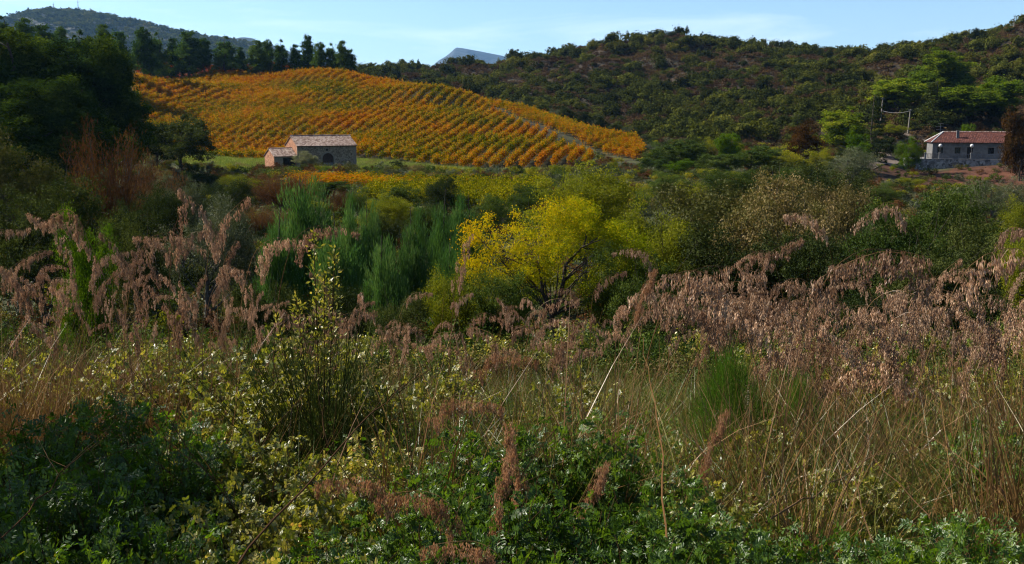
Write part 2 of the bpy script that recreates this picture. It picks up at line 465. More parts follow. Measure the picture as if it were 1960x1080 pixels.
M['twig'] = leafmat('twig', [(0.0, (0.05, 0.03, 0.022)), (0.6, (0.11, 0.07, 0.048)), (1.0, (0.22, 0.16, 0.115))], 0.0, 0.0, 0.5)

# ground material: colour comes from plan-view cover attributes, plus noise
gm, t = new_mat('ground')
out = t.nodes.new('ShaderNodeOutputMaterial'); p = t.nodes.new('ShaderNodeBsdfPrincipled')
p.inputs['Roughness'].default_value = 0.95; p.inputs['Specular IOR Level'].default_value = 0.1
tcn = t.nodes.new('ShaderNodeTexCoord')
at = t.nodes.new('ShaderNodeAttribute'); at.attribute_name = 'cover'
n1 = t.nodes.new('ShaderNodeTexNoise'); n1.inputs['Scale'].default_value = 0.5; n1.inputs['Detail'].default_value = 9; n1.inputs['Roughness'].default_value = 0.68
n2 = t.nodes.new('ShaderNodeTexNoise'); n2.inputs['Scale'].default_value = 0.06; n2.inputs['Detail'].default_value = 6
t.links.new(tcn.outputs['Object'], n1.inputs['Vector']); t.links.new(tcn.outputs['Object'], n2.inputs['Vector'])
r1 = ramp(t, [(0.3, (0.35, 0.35, 0.35)), (0.5, (0.95, 0.95, 0.95)), (0.72, (1.7, 1.6, 1.45))]); t.links.new(n1.outputs['Fac'], r1.inputs['Fac'])
r2 = ramp(t, [(0.35, (0.75, 0.85, 0.8)), (0.65, (1.25, 1.1, 1.1))]); t.links.new(n2.outputs['Fac'], r2.inputs['Fac'])
a1 = t.nodes.new('ShaderNodeMix'); a1.data_type = 'RGBA'; a1.blend_type = 'MULTIPLY'; a1.inputs[0].default_value = 1
a2 = t.nodes.new('ShaderNodeMix'); a2.data_type = 'RGBA'; a2.blend_type = 'MULTIPLY'; a2.inputs[0].default_value = 1
t.links.new(at.outputs['Color'], a1.inputs[6]); t.links.new(r1.outputs['Color'], a1.inputs[7])
t.links.new(a1.outputs[2], a2.inputs[6]); t.links.new(r2.outputs['Color'], a2.inputs[7])
t.links.new(a2.outputs[2], p.inputs['Base Color'])
bp = t.nodes.new('ShaderNodeBump'); bp.inputs['Strength'].default_value = 0.7; bp.inputs['Distance'].default_value = 0.3
t.links.new(n1.outputs['Fac'], bp.inputs['Height']); t.links.new(bp.outputs[0], p.inputs['Normal'])
t.links.new(p.outputs[0], out.inputs['Surface'])
M['ground'] = gm

# ------------------------------------------------------------------ plan of the fields
VX = [xy_of(*a) for a in ((392, 179), (560, 174), (700, 173), (780, 169), (850, 165), (1000, 164), (1148, 166), (1112, 190), (1034, 212), (968, 234),
                          (920, 262), (800, 290), (700, 300), (620, 308), (450, 304), (268, 296), (255, 240), (300, 195))]
VS = [xy_of(*a) for a in ((992, 238), (1062, 216), (1146, 194), (1212, 178), (1236, 192), (1212, 222), (1120, 245), (1010, 262), (900, 285), (800, 296), (925, 262))]
PATH = [xy_of(*a) for a in ((950, 246), (985, 235), (1050, 214), (1130, 192), (1190, 178), (1250, 168))]
VF = [xy_of(*a) for a in ((560, 116), (925, 120), (925, 132), (700, 133), (560, 130))]
VY = [xy_of(*a) for a in ((690, 104), (1030, 100), (1040, 121), (880, 119), (700, 114))]
GR = [xy_of(*a) for a in ((360, 150), (520, 143), (690, 146), (760, 150), (1100, 146), (1180, 160), (1000, 163), (850, 164), (780, 168), (700, 172), (560, 173), (390, 178), (340, 165))]
SOIL = [xy_of(*a) for a in ((1660, 150), (2050, 140), (2050, 184), (1700, 186), (1655, 175))]
RED = [xy_of(*a) for a in ((265, 312), (620, 312), (640, 350), (260, 360))]


def seg_dist(x, y, line):
    d = np.full(len(x), 1e9)
    for (x0, y0), (x1, y1) in zip(line[:-1], line[1:]):
        dx, dy = x1 - x0, y1 - y0
        tt = np.clip(((x - x0) * dx + (y - y0) * dy) / (dx * dx + dy * dy), 0, 1)
        d = np.minimum(d, np.hypot(x - x0 - tt * dx, y - y0 - tt * dy))
    return d


rads = [0.0]
r_ = 0.7
while r_ < 17000:
    rads.append(r_)
    r_ *= 1.05 if r_ < 60 else (1.018 if r_ < 620 else 1.08)
rads = np.array(rads[1:])
angs = np.r_[np.arange(-44, 44.01, 0.35), np.arange(48, 316, 4.0)]
AA, RR = np.meshgrid(np.radians(angs), rads)
gx = (RR * np.sin(AA)).ravel(); gy = (RR * np.cos(AA)).ravel()
gz = H(gx, gy)
na, nr = len(angs), len(rads)
i = np.arange(nr - 1)[:, None] * na; j = np.arange(na)[None]; j2 = (j + 1) % na
Q = np.stack([i + j, i + na + j, i + na + j2, i + j2], -1).reshape(-1, 4)
V = np.c_[gx, gy, gz]
me = bpy.data.meshes.new('ground')
V = np.vstack([V, [[0, 0, H1(0, 0)]]])
tri = [(k, (k + 1) % na, nr * na) for k in range(na)]
me.from_pydata(V.tolist(), [], Q.tolist() + [t_[::-1] for t_ in tri])
cov = np.tile(np.array([0.05, 0.06, 0.022]), (len(V), 1))
xx, yy = V[:, 0], V[:, 1]
rr = np.hypot(xx, yy)
k = np.clip((rr - 190) / 30, 0, 1)[:, None]
cov = cov * (1 - k) + np.array([0.038, 0.031, 0.021]) * k
cov *= 0.7
near = (rr < 24)
cov[near] = (0.055, 0.045, 0.026)


def paint(mask, c):
    cov[mask] = c


paint(inpoly(xx, yy, VX) | inpoly(xx, yy, VS), (0.03, 0.03, 0.012))
paint(inpoly(xx, yy, VF), (0.05, 0.045, 0.022))
paint(inpoly(xx, yy, VY), (0.06, 0.07, 0.022))
paint(inpoly(xx, yy, GR), (0.09, 0.13, 0.03))
paint(inpoly(xx, yy, SOIL), (0.05, 0.023, 0.014))
paint(inpoly(xx, yy, RED), (0.1, 0.05, 0.03))
paint(seg_dist(xx, yy, PATH) < 1.0, (0.018, 0.014, 0.007))
me.update()
ca = me.attributes.new('cover', 'FLOAT_COLOR', 'POINT')
ca.data.foreach_set('color', np.c_[cov, np.ones(len(cov))].astype(np.float32).ravel())
me.polygons.foreach_set('use_smooth', np.ones(len(me.polygons), bool))
me.materials.append(M['ground'])
g = mkobj('ground', me)
tag(g, None, kind='structure')


# ------------------------------------------------------------------ instanced stuff (geometry nodes)
def scatter(name, P, rz, sc, idx, sources, label, cat, tilt=None, parent=None):
    """one object of kind stuff: sources instanced on points"""
    P = np.asarray(P, float)
    me = bpy.data.meshes.new(name)
    me.vertices.add(len(P)); me.vertices.foreach_set('co', P.astype(np.float32).ravel())
    rot = np.zeros((len(P), 3)); rot[:, 2] = rz
    if tilt is not None: rot[:, :2] = tilt
    sc = np.asarray(sc, float)
    if sc.ndim == 1: sc = np.repeat(sc[:, None], 3, 1)
    for nm, arr, ty in (('rot', rot, 'FLOAT_VECTOR'), ('scl', sc, 'FLOAT_VECTOR')):
        a = me.attributes.new(nm, ty, 'POINT'); a.data.foreach_set('vector', arr.astype(np.float32).ravel())
    a = me.attributes.new('idx', 'INT', 'POINT'); a.data.foreach_set('value', np.asarray(idx, dtype=np.int32))
    o = mkobj(name, me)
    ng = bpy.data.node_groups.new(name, 'GeometryNodeTree')
    ng.interface.new_socket('Geometry', in_out='INPUT', socket_type='NodeSocketGeometry')
    ng.interface.new_socket('Geometry', in_out='OUTPUT', socket_type='NodeSocketGeometry')
    gi = ng.nodes.new('NodeGroupInput'); go = ng.nodes.new('NodeGroupOutput')
    ip = ng.nodes.new('GeometryNodeInstanceOnPoints')
    jn = ng.nodes.new('GeometryNodeJoinGeometry')
    for s_ in reversed(sources):
        so_ = mkobj(s_.name, s_, link=False) if isinstance(s_, bpy.types.Mesh) else s_
        oi = ng.nodes.new('GeometryNodeObjectInfo'); oi.inputs['Object'].default_value = so_; oi.inputs['As Instance'].default_value = True
        ng.links.new(oi.outputs['Geometry'], jn.inputs[0])
    na_ = {}
    for nm, ty in (('rot', 'FLOAT_VECTOR'), ('scl', 'FLOAT_VECTOR'), ('idx', 'INT')):
        q = ng.nodes.new('GeometryNodeInputNamedAttribute'); q.data_type = ty; q.inputs['Name'].default_value = nm
        na_[nm] = q.outputs['Attribute']
    er = ng.nodes.new('FunctionNodeEulerToRotation')
    ng.links.new(na_['rot'], er.inputs[0])
    ng.links.new(gi.outputs[0], ip.inputs['Points'])
    ng.links.new(jn.outputs[0], ip.inputs['Instance'])
    ip.inputs['Pick Instance'].default_value = True
    ng.links.new(na_['idx'], ip.inputs['Instance Index'])
    ng.links.new(er.outputs[0], ip.inputs['Rotation'])
    ng.links.new(na_['scl'], ip.inputs['Scale'])
    ng.links.new(ip.outputs[0], go.inputs[0])
    md = o.modifiers.new('scatter', 'NODES'); md.node_group = ng
    tag(o, label, cat, kind='stuff')
    return o


# ------------------------------------------------------------------ plants: meshes
def crown(rng, blobs, nsub, nleaf, subr, leaf, asp=0.5, out_b=0.6, mat=0, mb=None, vv=None, droop=0.0, flat=0.7, shell=0.45):
    """leaves gathered in sub-clumps through a set of ellipsoidal blobs [(cx,cy,cz,rx,ry,rz)]; returns MB, clump centres"""
    mb = mb or MB()
    B = np.array(blobs, float)
    wgt = (B[:, 3] * B[:, 4] * B[:, 5]) ** 0.7; wgt /= wgt.sum()
    bi = rng.choice(len(B), nsub, p=wgt)
    d = rdir(rng, nsub)
    rad = rng.random(nsub) ** shell
    cen = B[bi, :3] + d * B[bi, 3:] * rad[:, None]
    srad = subr * rng.uniform(0.6, 1.4, nsub)
    si = rng.integers(0, nsub, nleaf)
    off = rng.normal(size=(nleaf, 3)) * np.array([1, 1, flat]) * 0.5
    P = cen[si] + off * srad[si][:, None]
    nrm = unit(out_b * unit(off) + (1 - out_b) * rng.normal(size=(nleaf, 3)) + 0.25 * d[si])
    D = unit(np.cross(nrm, rng.normal(size=(nleaf, 3)))); D[:, 2] -= droop
    L = leaf * rng.uniform(0.6, 1.35, nleaf)
    sv = rng.random(nsub)
    v = np.clip(0.55 * sv[si] + 0.45 * rng.random(nleaf), 0, 1) if vv is None else vv(P, rng)
    add_leaves(mb, P - D * L[:, None] * 0.5, D, nrm, L, L * asp, v, mat)
    return mb, cen


def limbs(rng, mb, cen, H0, r0, nl, base=(0, 0), top=0.8, low=0.15, lean=0.04, seg=7, m=0, sides=6, split=0):
    """trunk plus nl limbs curving out to clump centres"""
    zt = H0 * top
    tt = np.linspace(0, 1, 8)
    wob = np.cumsum(rng.normal(size=(8, 2)) * H0 * lean * 0.35, axis=0); wob[0] = 0
    tr = np.c_[base[0] + wob[:, 0], base[1] + wob[:, 1], tt * zt - 0.3 * (tt == 0)]
    mb.tube(tr, r0 * (1 - 0.8 * tt) * np.where(tt == 0, 1.35, 1), 8, 0.5, m)
    if nl == 0: return tr
    ids = rng.choice(len(cen), min(nl, len(cen)), replace=False)
    for q in ids:
        e = cen[q]
        hb = np.clip(e[2] - np.hypot(e[0], e[1]) * rng.uniform(0.6, 1.1), low * H0, zt * 0.97)
        k_ = hb / zt
        b = np.array([np.interp(k_, tt, tr[:, 0]), np.interp(k_, tt, tr[:, 1]), hb])
        s = np.linspace(0, 1, seg)[:, None]
        mid = (b + e) / 2 + rng.normal(size=3) * 0.09 * np.linalg.norm(e - b) + np.array([0, 0, -0.1 * np.linalg.norm(e - b)])
        pts = (1 - s) ** 2 * b + 2 * s * (1 - s) * mid + s ** 2 * e
        rb = r0 * (1 - 0.8 * k_) * rng.uniform(0.35, 0.6)
        mb.tube(pts, rb * (1 - 0.85 * s[:, 0]), 5, 0.5, m)
        for _ in range(split):
            j_ = rng.integers(2, seg - 1); e2 = e + rng.normal(size=3) * 0.3 * np.linalg.norm(e - b)
            pp = (1 - s) * pts[j_] + s * e2 + np.sin(s * PI) * rng.normal(size=3) * 0.05
            mb.tube(pp, rb * 0.45 * (1 - 0.8 * s[:, 0]), 4, 0.5, m)
    return tr


def tree_kind(name, leaf_mat, bark_mat, seeds, H0, fn):
    out_ = []
    for s in seeds:
        rng = np.random.default_rng(s)
        cb, tb = fn(rng)
        out_.append((cb.mesh(name + '_crown', leaf_mat), tb.mesh('trunk', bark_mat, True)))
    return dict(v=out_, H=H0)


def f_tallpine(rng):      # 9 m pines on the crest
    blobs = []
    wmax = rng.uniform(1.9, 2.5)
    for k in range(7):
        z = 2.3 + k * 0.98
        w_ = wmax * (1 - (k / 7.2) ** 1.5) * rng.uniform(0.8, 1.1)
        blobs.append((rng.normal() * 0.15, rng.normal() * 0.15, z - 0.3 * (k == 6), w_, w_, 1.0 if k < 6 else 0.6))
    mb, cen = crown(rng, blobs, 110, 8500, 0.5, 0.32, 0.45, 0.6, flat=0.8)
    tb = MB(); limbs(rng, tb, cen, 9, 0.17, 12, top=0.9, low=0.15)
    return mb, tb


def f_bigpine(rng):       # 15 m broad pines
    blobs = []
    for k in range(14):
        z = rng.uniform(3.0, 13.2)
        w_ = 4.3 * (1 - ((z - 3) / 13.5) ** 2)
        a = rng.random() * 2 * PI
        q = rng.uniform(0.2, 0.75) * w_
        blobs.append((math.cos(a) * q, math.sin(a) * q, z, rng.uniform(1.3, 2.2), rng.uniform(1.3, 2.2), rng.uniform(1.0, 1.6)))
    blobs.append((0, 0, 13.3, 1.6, 1.6, 1.6)); blobs.append((0, 0, 8, 3, 3, 4.5))
    mb, cen = crown(rng, blobs, 280, 30000, 0.75, 0.3, 0.5, 0.55, flat=0.75, shell=0.35)
    tb = MB(); limbs(rng, tb, cen, 15, 0.3, 22, top=0.88, low=0.12)
    return mb, tb


def f_round(rng, H0=7, W=3.6, nl=17000, leaf=0.19, sub=0.5, nsub=150, base=0.1, asp=0.6, shell=0.4, nlimb=16, split=1, r0=0.16):
    blobs = []
    hb = H0 * base; hh = (H0 - hb) / 2; cz = hb + hh
    for k in range(11):
        a = rng.random() * 2 * PI; e = rng.uniform(-0.75, 0.8)
        q = math.sqrt(1 - e * e) * rng.uniform(0.45, 0.68)
        blobs.append((math.cos(a) * q * W, math.sin(a) * q * W, cz + e * hh * 0.68, W * rng.uniform(0.3, 0.44), W * rng.uniform(0.3, 0.44), hh * rng.uniform(0.36, 0.52)))
    blobs.append((0, 0, cz, W * 0.5, W * 0.5, hh * 0.6))
    mb, cen = crown(rng, blobs, nsub, nl, sub, leaf, asp, 0.5, shell=shell)
    tb = MB(); limbs(rng, tb, cen, H0, r0, nlimb, top=0.7, low=0.1, split=split)
    return mb, tb


def f_cone(rng):          # dark conifer
    mb = MB(); tb = MB(); allc = []
    for k in range(13):
        z = 0.9 + k * 0.58; w_ = 2.1 * (1 - k / 13.5)
        mb, cen = crown(rng, [(0, 0, z, w_, w_, 0.22)], max(5, int(15 * w_ / 2)), int(750 * (w_ + 0.3) / 2), 0.42, 0.22, 0.35, 0.4, mb=mb, flat=0.45, droop=0.35)
        allc.append(cen)
    limbs(rng, tb, np.vstack(allc), 8.6, 0.15, 14, top=0.97, low=0.08)
    return mb, tb


def f_feather(rng):       # young soft-needled pine, upswept plumes, 5 m
    mb = MB(); tips = []
    k = 62
    a = rng.random(k) * 2 * PI; q = np.sqrt(rng.random(k)) * 1.4
    zt = 4.8 - q * 1.3 - rng.random(k) ** 0.7 * 2.3
    for i_ in range(k):
        L = min(zt[i_] * 0.75, rng.uniform(0.9, 1.9))
        top = np.array([math.cos(a[i_]) * q[i_], math.sin(a[i_]) * q[i_], zt[i_]])
        tips.append(top)
        ax = unit(np.array([math.cos(a[i_]) * 0.4 * q[i_] + rng.normal() * 0.12, math.sin(a[i_]) * 0.4 * q[i_] + rng.normal() * 0.12, 1.0]))
        nn = 380
        s = rng.random(nn)
        wd = 0.4 * np.sin(np.clip(s * 1.1 + 0.06, 0, 1) * PI) ** 0.7 + 0.02
        P = top - ax * (s * L)[:, None] + rng.normal(size=(nn, 3)) * wd[:, None] * 0.55
        D = unit(ax + rng.normal(size=(nn, 3)) * 0.28 + 0.5 * (P - (top - ax * (s * L)[:, None])))
        add_leaves(mb, P, D, rng.normal(size=(nn, 3)), rng.uniform(0.14, 0.3, nn), 0.03, np.clip(0.45 * rng.random() + 0.5 * rng.random(nn) + 0.1, 0, 1))
    tb = MB(); limbs(rng, tb, np.array(tips), 5, 0.09, 16, top=0.85, low=0.05)
    return mb, tb


def f_tamarisk(rng):      # feathery upright brown shrub, 5 m
    mb = MB(); tb = MB()
    k = 95
    for i_ in range(k):
        a = rng.random() * 2 * PI; sp = rng.uniform(0.05, 0.62)
        L = rng.uniform(2.4, 4.9) * (1 - 0.35 * sp)
        b = np.array([math.cos(a), math.sin(a), 0]) * 0.2
        d = unit(np.array([math.cos(a) * sp, math.sin(a) * sp, 1.0]))
        s = np.linspace(0, 1, 7)[:, None]
        pts = b + d * L * s + np.array([math.cos(a), math.sin(a), 0]) * (s ** 2) * L * sp * 0.2 + np.cumsum(rng.normal(size=(7, 3)) * 0.035, 0)
        tb.tube(pts, 0.03 * (1 - 0.85 * s[:, 0]), 4)
        nn = 210
        tt = rng.uniform(0.28, 1.02, nn)
        P = np.stack([np.interp(tt, s[:, 0], pts[:, q]) for q in range(3)], 1) + rng.normal(size=(nn, 3)) * 0.15
        D = unit(d + rng.normal(size=(nn, 3)) * 0.45)
        add_leaves(mb, P, D, rng.normal(size=(nn, 3)), rng.uniform(0.1, 0.24, nn), 0.028, np.clip(rng.random(nn) * 0.6 + rng.random() * 0.4, 0, 1))
    return mb, tb


def f_ash(rng):           # the yellow tree, 5.6 m, open limbs
    H0 = 5.8
    blobs = [(-1.9, 0.2, 4.3, 1.25, 1.2, 0.95), (-0.6, -0.5, 4.0, 1.1, 1.0, 0.8), (0.9, 0.2, 4.7, 1.3, 1.1, 0.75), (2.0, 0.3, 4.2, 1.2, 1.2, 0.9),
             (0.3, 0.8, 5.0, 1.0, 1.0, 0.6), (-1.2, 0.5, 3.0, 1.1, 1.0, 0.7), (1.6, -0.4, 3.0, 1.2, 1.0, 0.75), (0.2, 0.9, 3.3, 1.4, 0.8, 0.9), (-2.4, 0, 3.3, 0.8, 0.9, 0.8), (2.6, 0.2, 2.9, 0.8, 0.9, 0.8)]

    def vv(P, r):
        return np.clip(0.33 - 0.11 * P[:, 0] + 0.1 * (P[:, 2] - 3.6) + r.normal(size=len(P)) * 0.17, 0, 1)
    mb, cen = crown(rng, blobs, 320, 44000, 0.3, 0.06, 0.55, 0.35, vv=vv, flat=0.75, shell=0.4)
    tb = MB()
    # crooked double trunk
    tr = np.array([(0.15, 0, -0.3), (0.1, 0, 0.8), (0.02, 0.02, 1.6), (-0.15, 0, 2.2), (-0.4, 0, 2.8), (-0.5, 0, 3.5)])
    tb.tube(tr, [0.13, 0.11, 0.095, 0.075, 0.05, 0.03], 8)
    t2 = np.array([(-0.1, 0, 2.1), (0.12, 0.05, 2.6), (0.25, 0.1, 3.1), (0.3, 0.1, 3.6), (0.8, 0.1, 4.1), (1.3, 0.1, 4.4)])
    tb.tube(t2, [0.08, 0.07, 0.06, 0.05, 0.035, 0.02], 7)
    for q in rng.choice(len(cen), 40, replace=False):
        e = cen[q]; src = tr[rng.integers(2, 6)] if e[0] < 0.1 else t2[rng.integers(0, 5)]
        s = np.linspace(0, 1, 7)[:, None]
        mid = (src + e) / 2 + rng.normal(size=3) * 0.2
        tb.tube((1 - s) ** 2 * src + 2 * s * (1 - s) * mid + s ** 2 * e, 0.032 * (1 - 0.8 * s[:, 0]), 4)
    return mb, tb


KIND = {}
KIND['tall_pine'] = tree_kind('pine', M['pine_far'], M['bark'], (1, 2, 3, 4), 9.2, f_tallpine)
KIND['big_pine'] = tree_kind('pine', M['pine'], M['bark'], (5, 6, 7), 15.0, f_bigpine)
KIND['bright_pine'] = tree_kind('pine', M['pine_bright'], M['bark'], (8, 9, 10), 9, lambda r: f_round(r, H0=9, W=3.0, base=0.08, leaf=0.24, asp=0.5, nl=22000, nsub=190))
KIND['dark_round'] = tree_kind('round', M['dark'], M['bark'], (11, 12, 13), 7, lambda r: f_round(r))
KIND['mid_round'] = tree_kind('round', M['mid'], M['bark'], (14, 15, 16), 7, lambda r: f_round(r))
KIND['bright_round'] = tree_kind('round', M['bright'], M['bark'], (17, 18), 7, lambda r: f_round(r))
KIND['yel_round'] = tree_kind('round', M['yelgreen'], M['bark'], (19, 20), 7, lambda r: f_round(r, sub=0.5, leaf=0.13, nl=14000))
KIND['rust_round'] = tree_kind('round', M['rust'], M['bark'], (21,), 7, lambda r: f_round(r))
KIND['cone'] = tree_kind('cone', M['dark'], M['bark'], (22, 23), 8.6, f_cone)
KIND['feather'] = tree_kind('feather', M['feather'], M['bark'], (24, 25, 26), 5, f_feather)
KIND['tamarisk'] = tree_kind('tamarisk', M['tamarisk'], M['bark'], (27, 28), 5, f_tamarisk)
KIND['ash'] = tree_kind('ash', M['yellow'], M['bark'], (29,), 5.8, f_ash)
near_kw = dict(H0=5, W=2.7, nl=34000, leaf=0.075, sub=0.33, nsub=300, base=0.2, nlimb=26, split=2, r0=0.13, shell=0.42)
KIND['near_dark'] = tree_kind('oak', M['dark'], M['bark'], (31, 32), 5, lambda r: f_round(r, **near_kw))
KIND['near_mid'] = tree_kind('oak', M['mid'], M['bark'], (33, 34), 5, lambda r: f_round(r, **near_kw))
KIND['near_bronze'] = tree_kind('oak', M['bronze'], M['bark_grey'], (35, 36), 5, lambda r: f_round(r, **near_kw))
KIND['near_yel'] = tree_kind('oak', M['yelgreen'], M['bark'], (37, 38), 5, lambda r: f_round(r, **near_kw))
KIND['near_bright'] = tree_kind('oak', M['bright'], M['bark'], (39,), 5, lambda r: f_round(r, **dict(near_kw, base=0.08)))
KIND['olive'] = tree_kind('olive', M['olive'], M['bark_grey'], (41, 42), 5, lambda r: f_round(r, **dict(near_kw, nl=30000, leaf=0.09, asp=0.28, base=0.1)))
KIND['silver'] = tree_kind('silver', M['silver'], M['bark_grey'], (43,), 5, lambda r: f_round(r, **dict(near_kw, nl=16000, leaf=0.15, asp=0.35, base=0.12, sub=0.45, nsub=120)))

_wid = {}


def kwidth(kind):
    if kind not in _wid:
        w_ = []
        for c, _t in KIND[kind]['v']:
            co = np.empty(len(c.vertices) * 3, np.float32); c.vertices.foreach_get('co', co); co = co.reshape(-1, 3)
            w_.append((np.percentile(co[:, 0], 98.5) - np.percentile(co[:, 0], 1.5), np.percentile(co[:, 2], 99.7)))
        _wid[kind] = w_
    return _wid[kind]


_cnt = {}


def plant(kind, px, Y, pytop, wpx, label, name='tree', cat='tree', group=None, rz=None, var=None, sink=0.1, H_add=0.0):
    x, y, z = gpos(px, Y)
    k_ = _cnt.get(kind, 0); _cnt[kind] = k_ + 1
    vs = KIND[kind]['v']; vi = k_ % len(vs) if var is None else var
    w0, h0 = kwidth(kind)[vi]
    top = zat(pytop, Y)
    hh = max(top - z + sink + H_add, 0.5)
    ww = wpx / F * Y
    c, tr = vs[vi]
    rz = (random.Random(int(px * 7 + Y)).random() * 2 * PI) if rz is None else rz
    e = empty(name, (x, y, z - sink), rz, (ww / w0, ww / w0, hh / h0))
    mkobj('crown', c, e); mkobj('trunk', tr, e)
    tag(e, label, cat, group)
    return e


# ------------------------------------------------------------------ vineyard
def vine_mesh(rng, mat, nl=110):
    mb = MB()
    nn = nl
    P = rng.normal(size=(nn, 3)) * np.array([0.34, 0.22, 0.27]) + np.array([0, 0, 0.82])
    P[:, 2] = np.maximum(P[:, 2], 0.25)
    nr_ = unit(rng.normal(size=(nn, 3)) + 0.8 * unit(P - np.array([0, 0, 0.8])))
    add_leaves(mb, P, unit(np.cross(nr_, rng.normal(size=(nn, 3)))), nr_, rng.uniform(0.14, 0.26, nn), 0.17, rng.random(nn))
    # shoots above the hedge
    for k in range(4):
        a = rng.normal(size=2) * 0.3
        for q in range(4):
            P1 = np.array([[a[0] + rng.normal() * 0.04, a[1] * 0.4, 1.15 + q * 0.12]])
            add_leaves(mb, P1, rdir(rng, 1), rdir(rng, 1), 0.14, 0.12, rng.random(1))
    mb.tube([(0, 0, -0.1), (0.03, 0, 0.3), (0, 0.02, 0.75)], [0.04, 0.035, 0.03], 4, 0.1, 1)
    return mb.mesh('vine', [mat, M['bark']])


vm = [vine_mesh(np.random.default_rng(60 + k), M['vine']) for k in range(4)]
vmy = [vine_mesh(np.random.default_rng(70 + k), M['vine_yellow'], 140) for k in range(3)]
vmr = [vine_mesh(np.random.default_rng(80 + k), M['vine_red']) for k in range(2)]


def rows(poly, d, spacing, step, rng, jit=0.12, gap=0.04):
    d = np.array(d, float); d /= np.linalg.norm(d); nn = np.array([d[1], -d[0]])
    P = np.array(poly); s = P @ nn; t_ = P @ d
    ss = np.arange(math.floor(s.min() / spacing) * spacing, s.max(), spacing)
    out_ = []
    for a in ss:
        tt = np.arange(t_.min(), t_.max(), step)
        tt = tt + rng.uniform(-0.1, 0.1, len(tt))
        aa = a + rng.normal(size=len(tt)) * jit
        out_.append(aa[:, None] * nn + tt[:, None] * d)
    o = np.vstack(out_)
    o = o[inpoly(o[:, 0], o[:, 1], poly)]
    o = o[rng.random(len(o)) > gap]
    return o, math.atan2(d[1], d[0])


rngv = np.random.default_rng(5)
VD = (0.18, 1.0)
pa, rza = rows(VX, VD, 2.5, 0.8, rngv, gap=0.02)
pa = pa[seg_dist(pa[:, 0], pa[:, 1], PATH) > 1.7]
pb, rzb = rows(VS, (0.62, 1.0), 2.3, 0.95, rngv)
pb = pb[seg_dist(pb[:, 0], pb[:, 1], PATH) > 1.7]
pf, rzf = rows(VF, (1.0, 0.04), 2.3, 0.9, rngv)
allp = np.vstack([pa, pb, pf]); allr = np.r_[np.full(len(pa), rza), np.full(len(pb), rzb), np.full(len(pf), rzf)]
isf = np.r_[np.zeros(len(pa) + len(pb), bool), np.ones(len(pf), bool)]
allz = H(allp[:, 0], allp[:, 1])
order = np.argsort(np.hypot(allp[:, 0], allp[:, 1]))
scv = rngv.uniform(0.85, 1.2, len(allp))
hv_ = rngv.uniform(1.0, 1.55, len(allp))
flip = rngv.integers(0, 2, len(allp)) * PI
vine_scale = np.c_[scv * 1.65, scv * 1.05, np.where(isf, 0.8, hv_)]
N_IND = 290
for k in order[:N_IND]:
    o = mkobj('grape_vine', vm[int(k) % 4])
    o.location = (allp[k, 0], allp[k, 1], allz[k] - 0.03); o.rotation_euler = (0, 0, allr[k] + flip[k]); o.scale = vine_scale[k]
    if isf[k]:
        tag(o, 'orange grape vine in the short rows just in front of the stone barn', 'grape vine', 'grape vines in front of the barn')
    else:
        tag(o, 'orange and green grape vine along the bottom edge of the hillside vineyard', 'grape vine', 'grape vines at the foot of the slope')
rest = order[N_IND:]
scatter('vineyard', np.c_[allp[rest], allz[rest] - 0.03], allr[rest] + flip[rest], vine_scale[rest], rest % 4, vm,
        'orange and gold autumn vineyard covering the rounded hillside', 'vineyard')
py_, rzy = rows(VY, (1.0, 0.12), 1.9, 0.85, rngv, gap=0.1)
zy = H(py_[:, 0], py_[:, 1])
scatter('yellow_vines', np.c_[py_, zy], np.full(len(py_), rzy) + rngv.integers(0, 2, len(py_)) * PI, rngv.uniform(0.9, 1.35, len(py_)), np.arange(len(py_)) % 3, vmy,
        'yellow green vine plot in the valley below the barn track', 'vines')
pr_, rzr = rows(RED, (1.0, 0.1), 2.4, 1.0, rngv, gap=0.05)
zr = H(pr_[:, 0], pr_[:, 1])
scatter('red_vines', np.c_[pr_, zr], np.full(len(pr_), rzr), rngv.uniform(0.9, 1.3, len(pr_)), np.arange(len(pr_)) % 2, vmr,
        'red autumn vines behind the line of pines on the crest', 'vines')

# ------------------------------------------------------------------ scrub hill
def bush_mesh(rng, mat, nl=1100, W=1.0, Hh=0.85, leaf=0.13, name='bush'):
    blobs = []
    for k in range(rng.integers(5, 9)):
        a = rng.random() * 2 * PI; q = rng.uniform(0.15, 0.62)
        blobs.append((math.cos(a) * q * W, math.sin(a) * q * W, Hh * rng.uniform(0.4, 0.85), W * rng.uniform(0.28, 0.5), W * rng.uniform(0.28, 0.5), Hh * rng.uniform(0.25, 0.45)))
    mb, cen = crown(rng, blobs, 38, nl, 0.21 * W, leaf, 0.65, 0.8, shell=0.3)
    return mb.mesh(name, mat)


bm = [bush_mesh(np.random.default_rng(100 + k), M['scrub']) for k in range(6)]
bbm = [bush_mesh(np.random.default_rng(120 + k), M['brush'], 260, leaf=0.16, name='brush') for k in range(3)]
rngs = np.random.default_rng(9)


def jitter_grid(x0, x1, y0, y1, step, rng):
    gx_, gy_ = np.meshgrid(np.arange(x0, x1, step), np.arange(y0, y1, step))
    p_ = np.c_[gx_.ravel(), gy_.ravel()] + rng.uniform(-0.5, 0.5, (gx_.size, 2)) * step
    return p_


HX = (205.0, 214.0)
bp_ = jitter_grid(-160, 330, 205, 600, 4.2, rngs)
bz = H(bp_[:, 0], bp_[:, 1])
bpx, bpyy = pxof(bp_[:, 0], bp_[:, 1], bz)
ok = (bpx > 640) & (bpx < 2150) & (bpyy < 330)
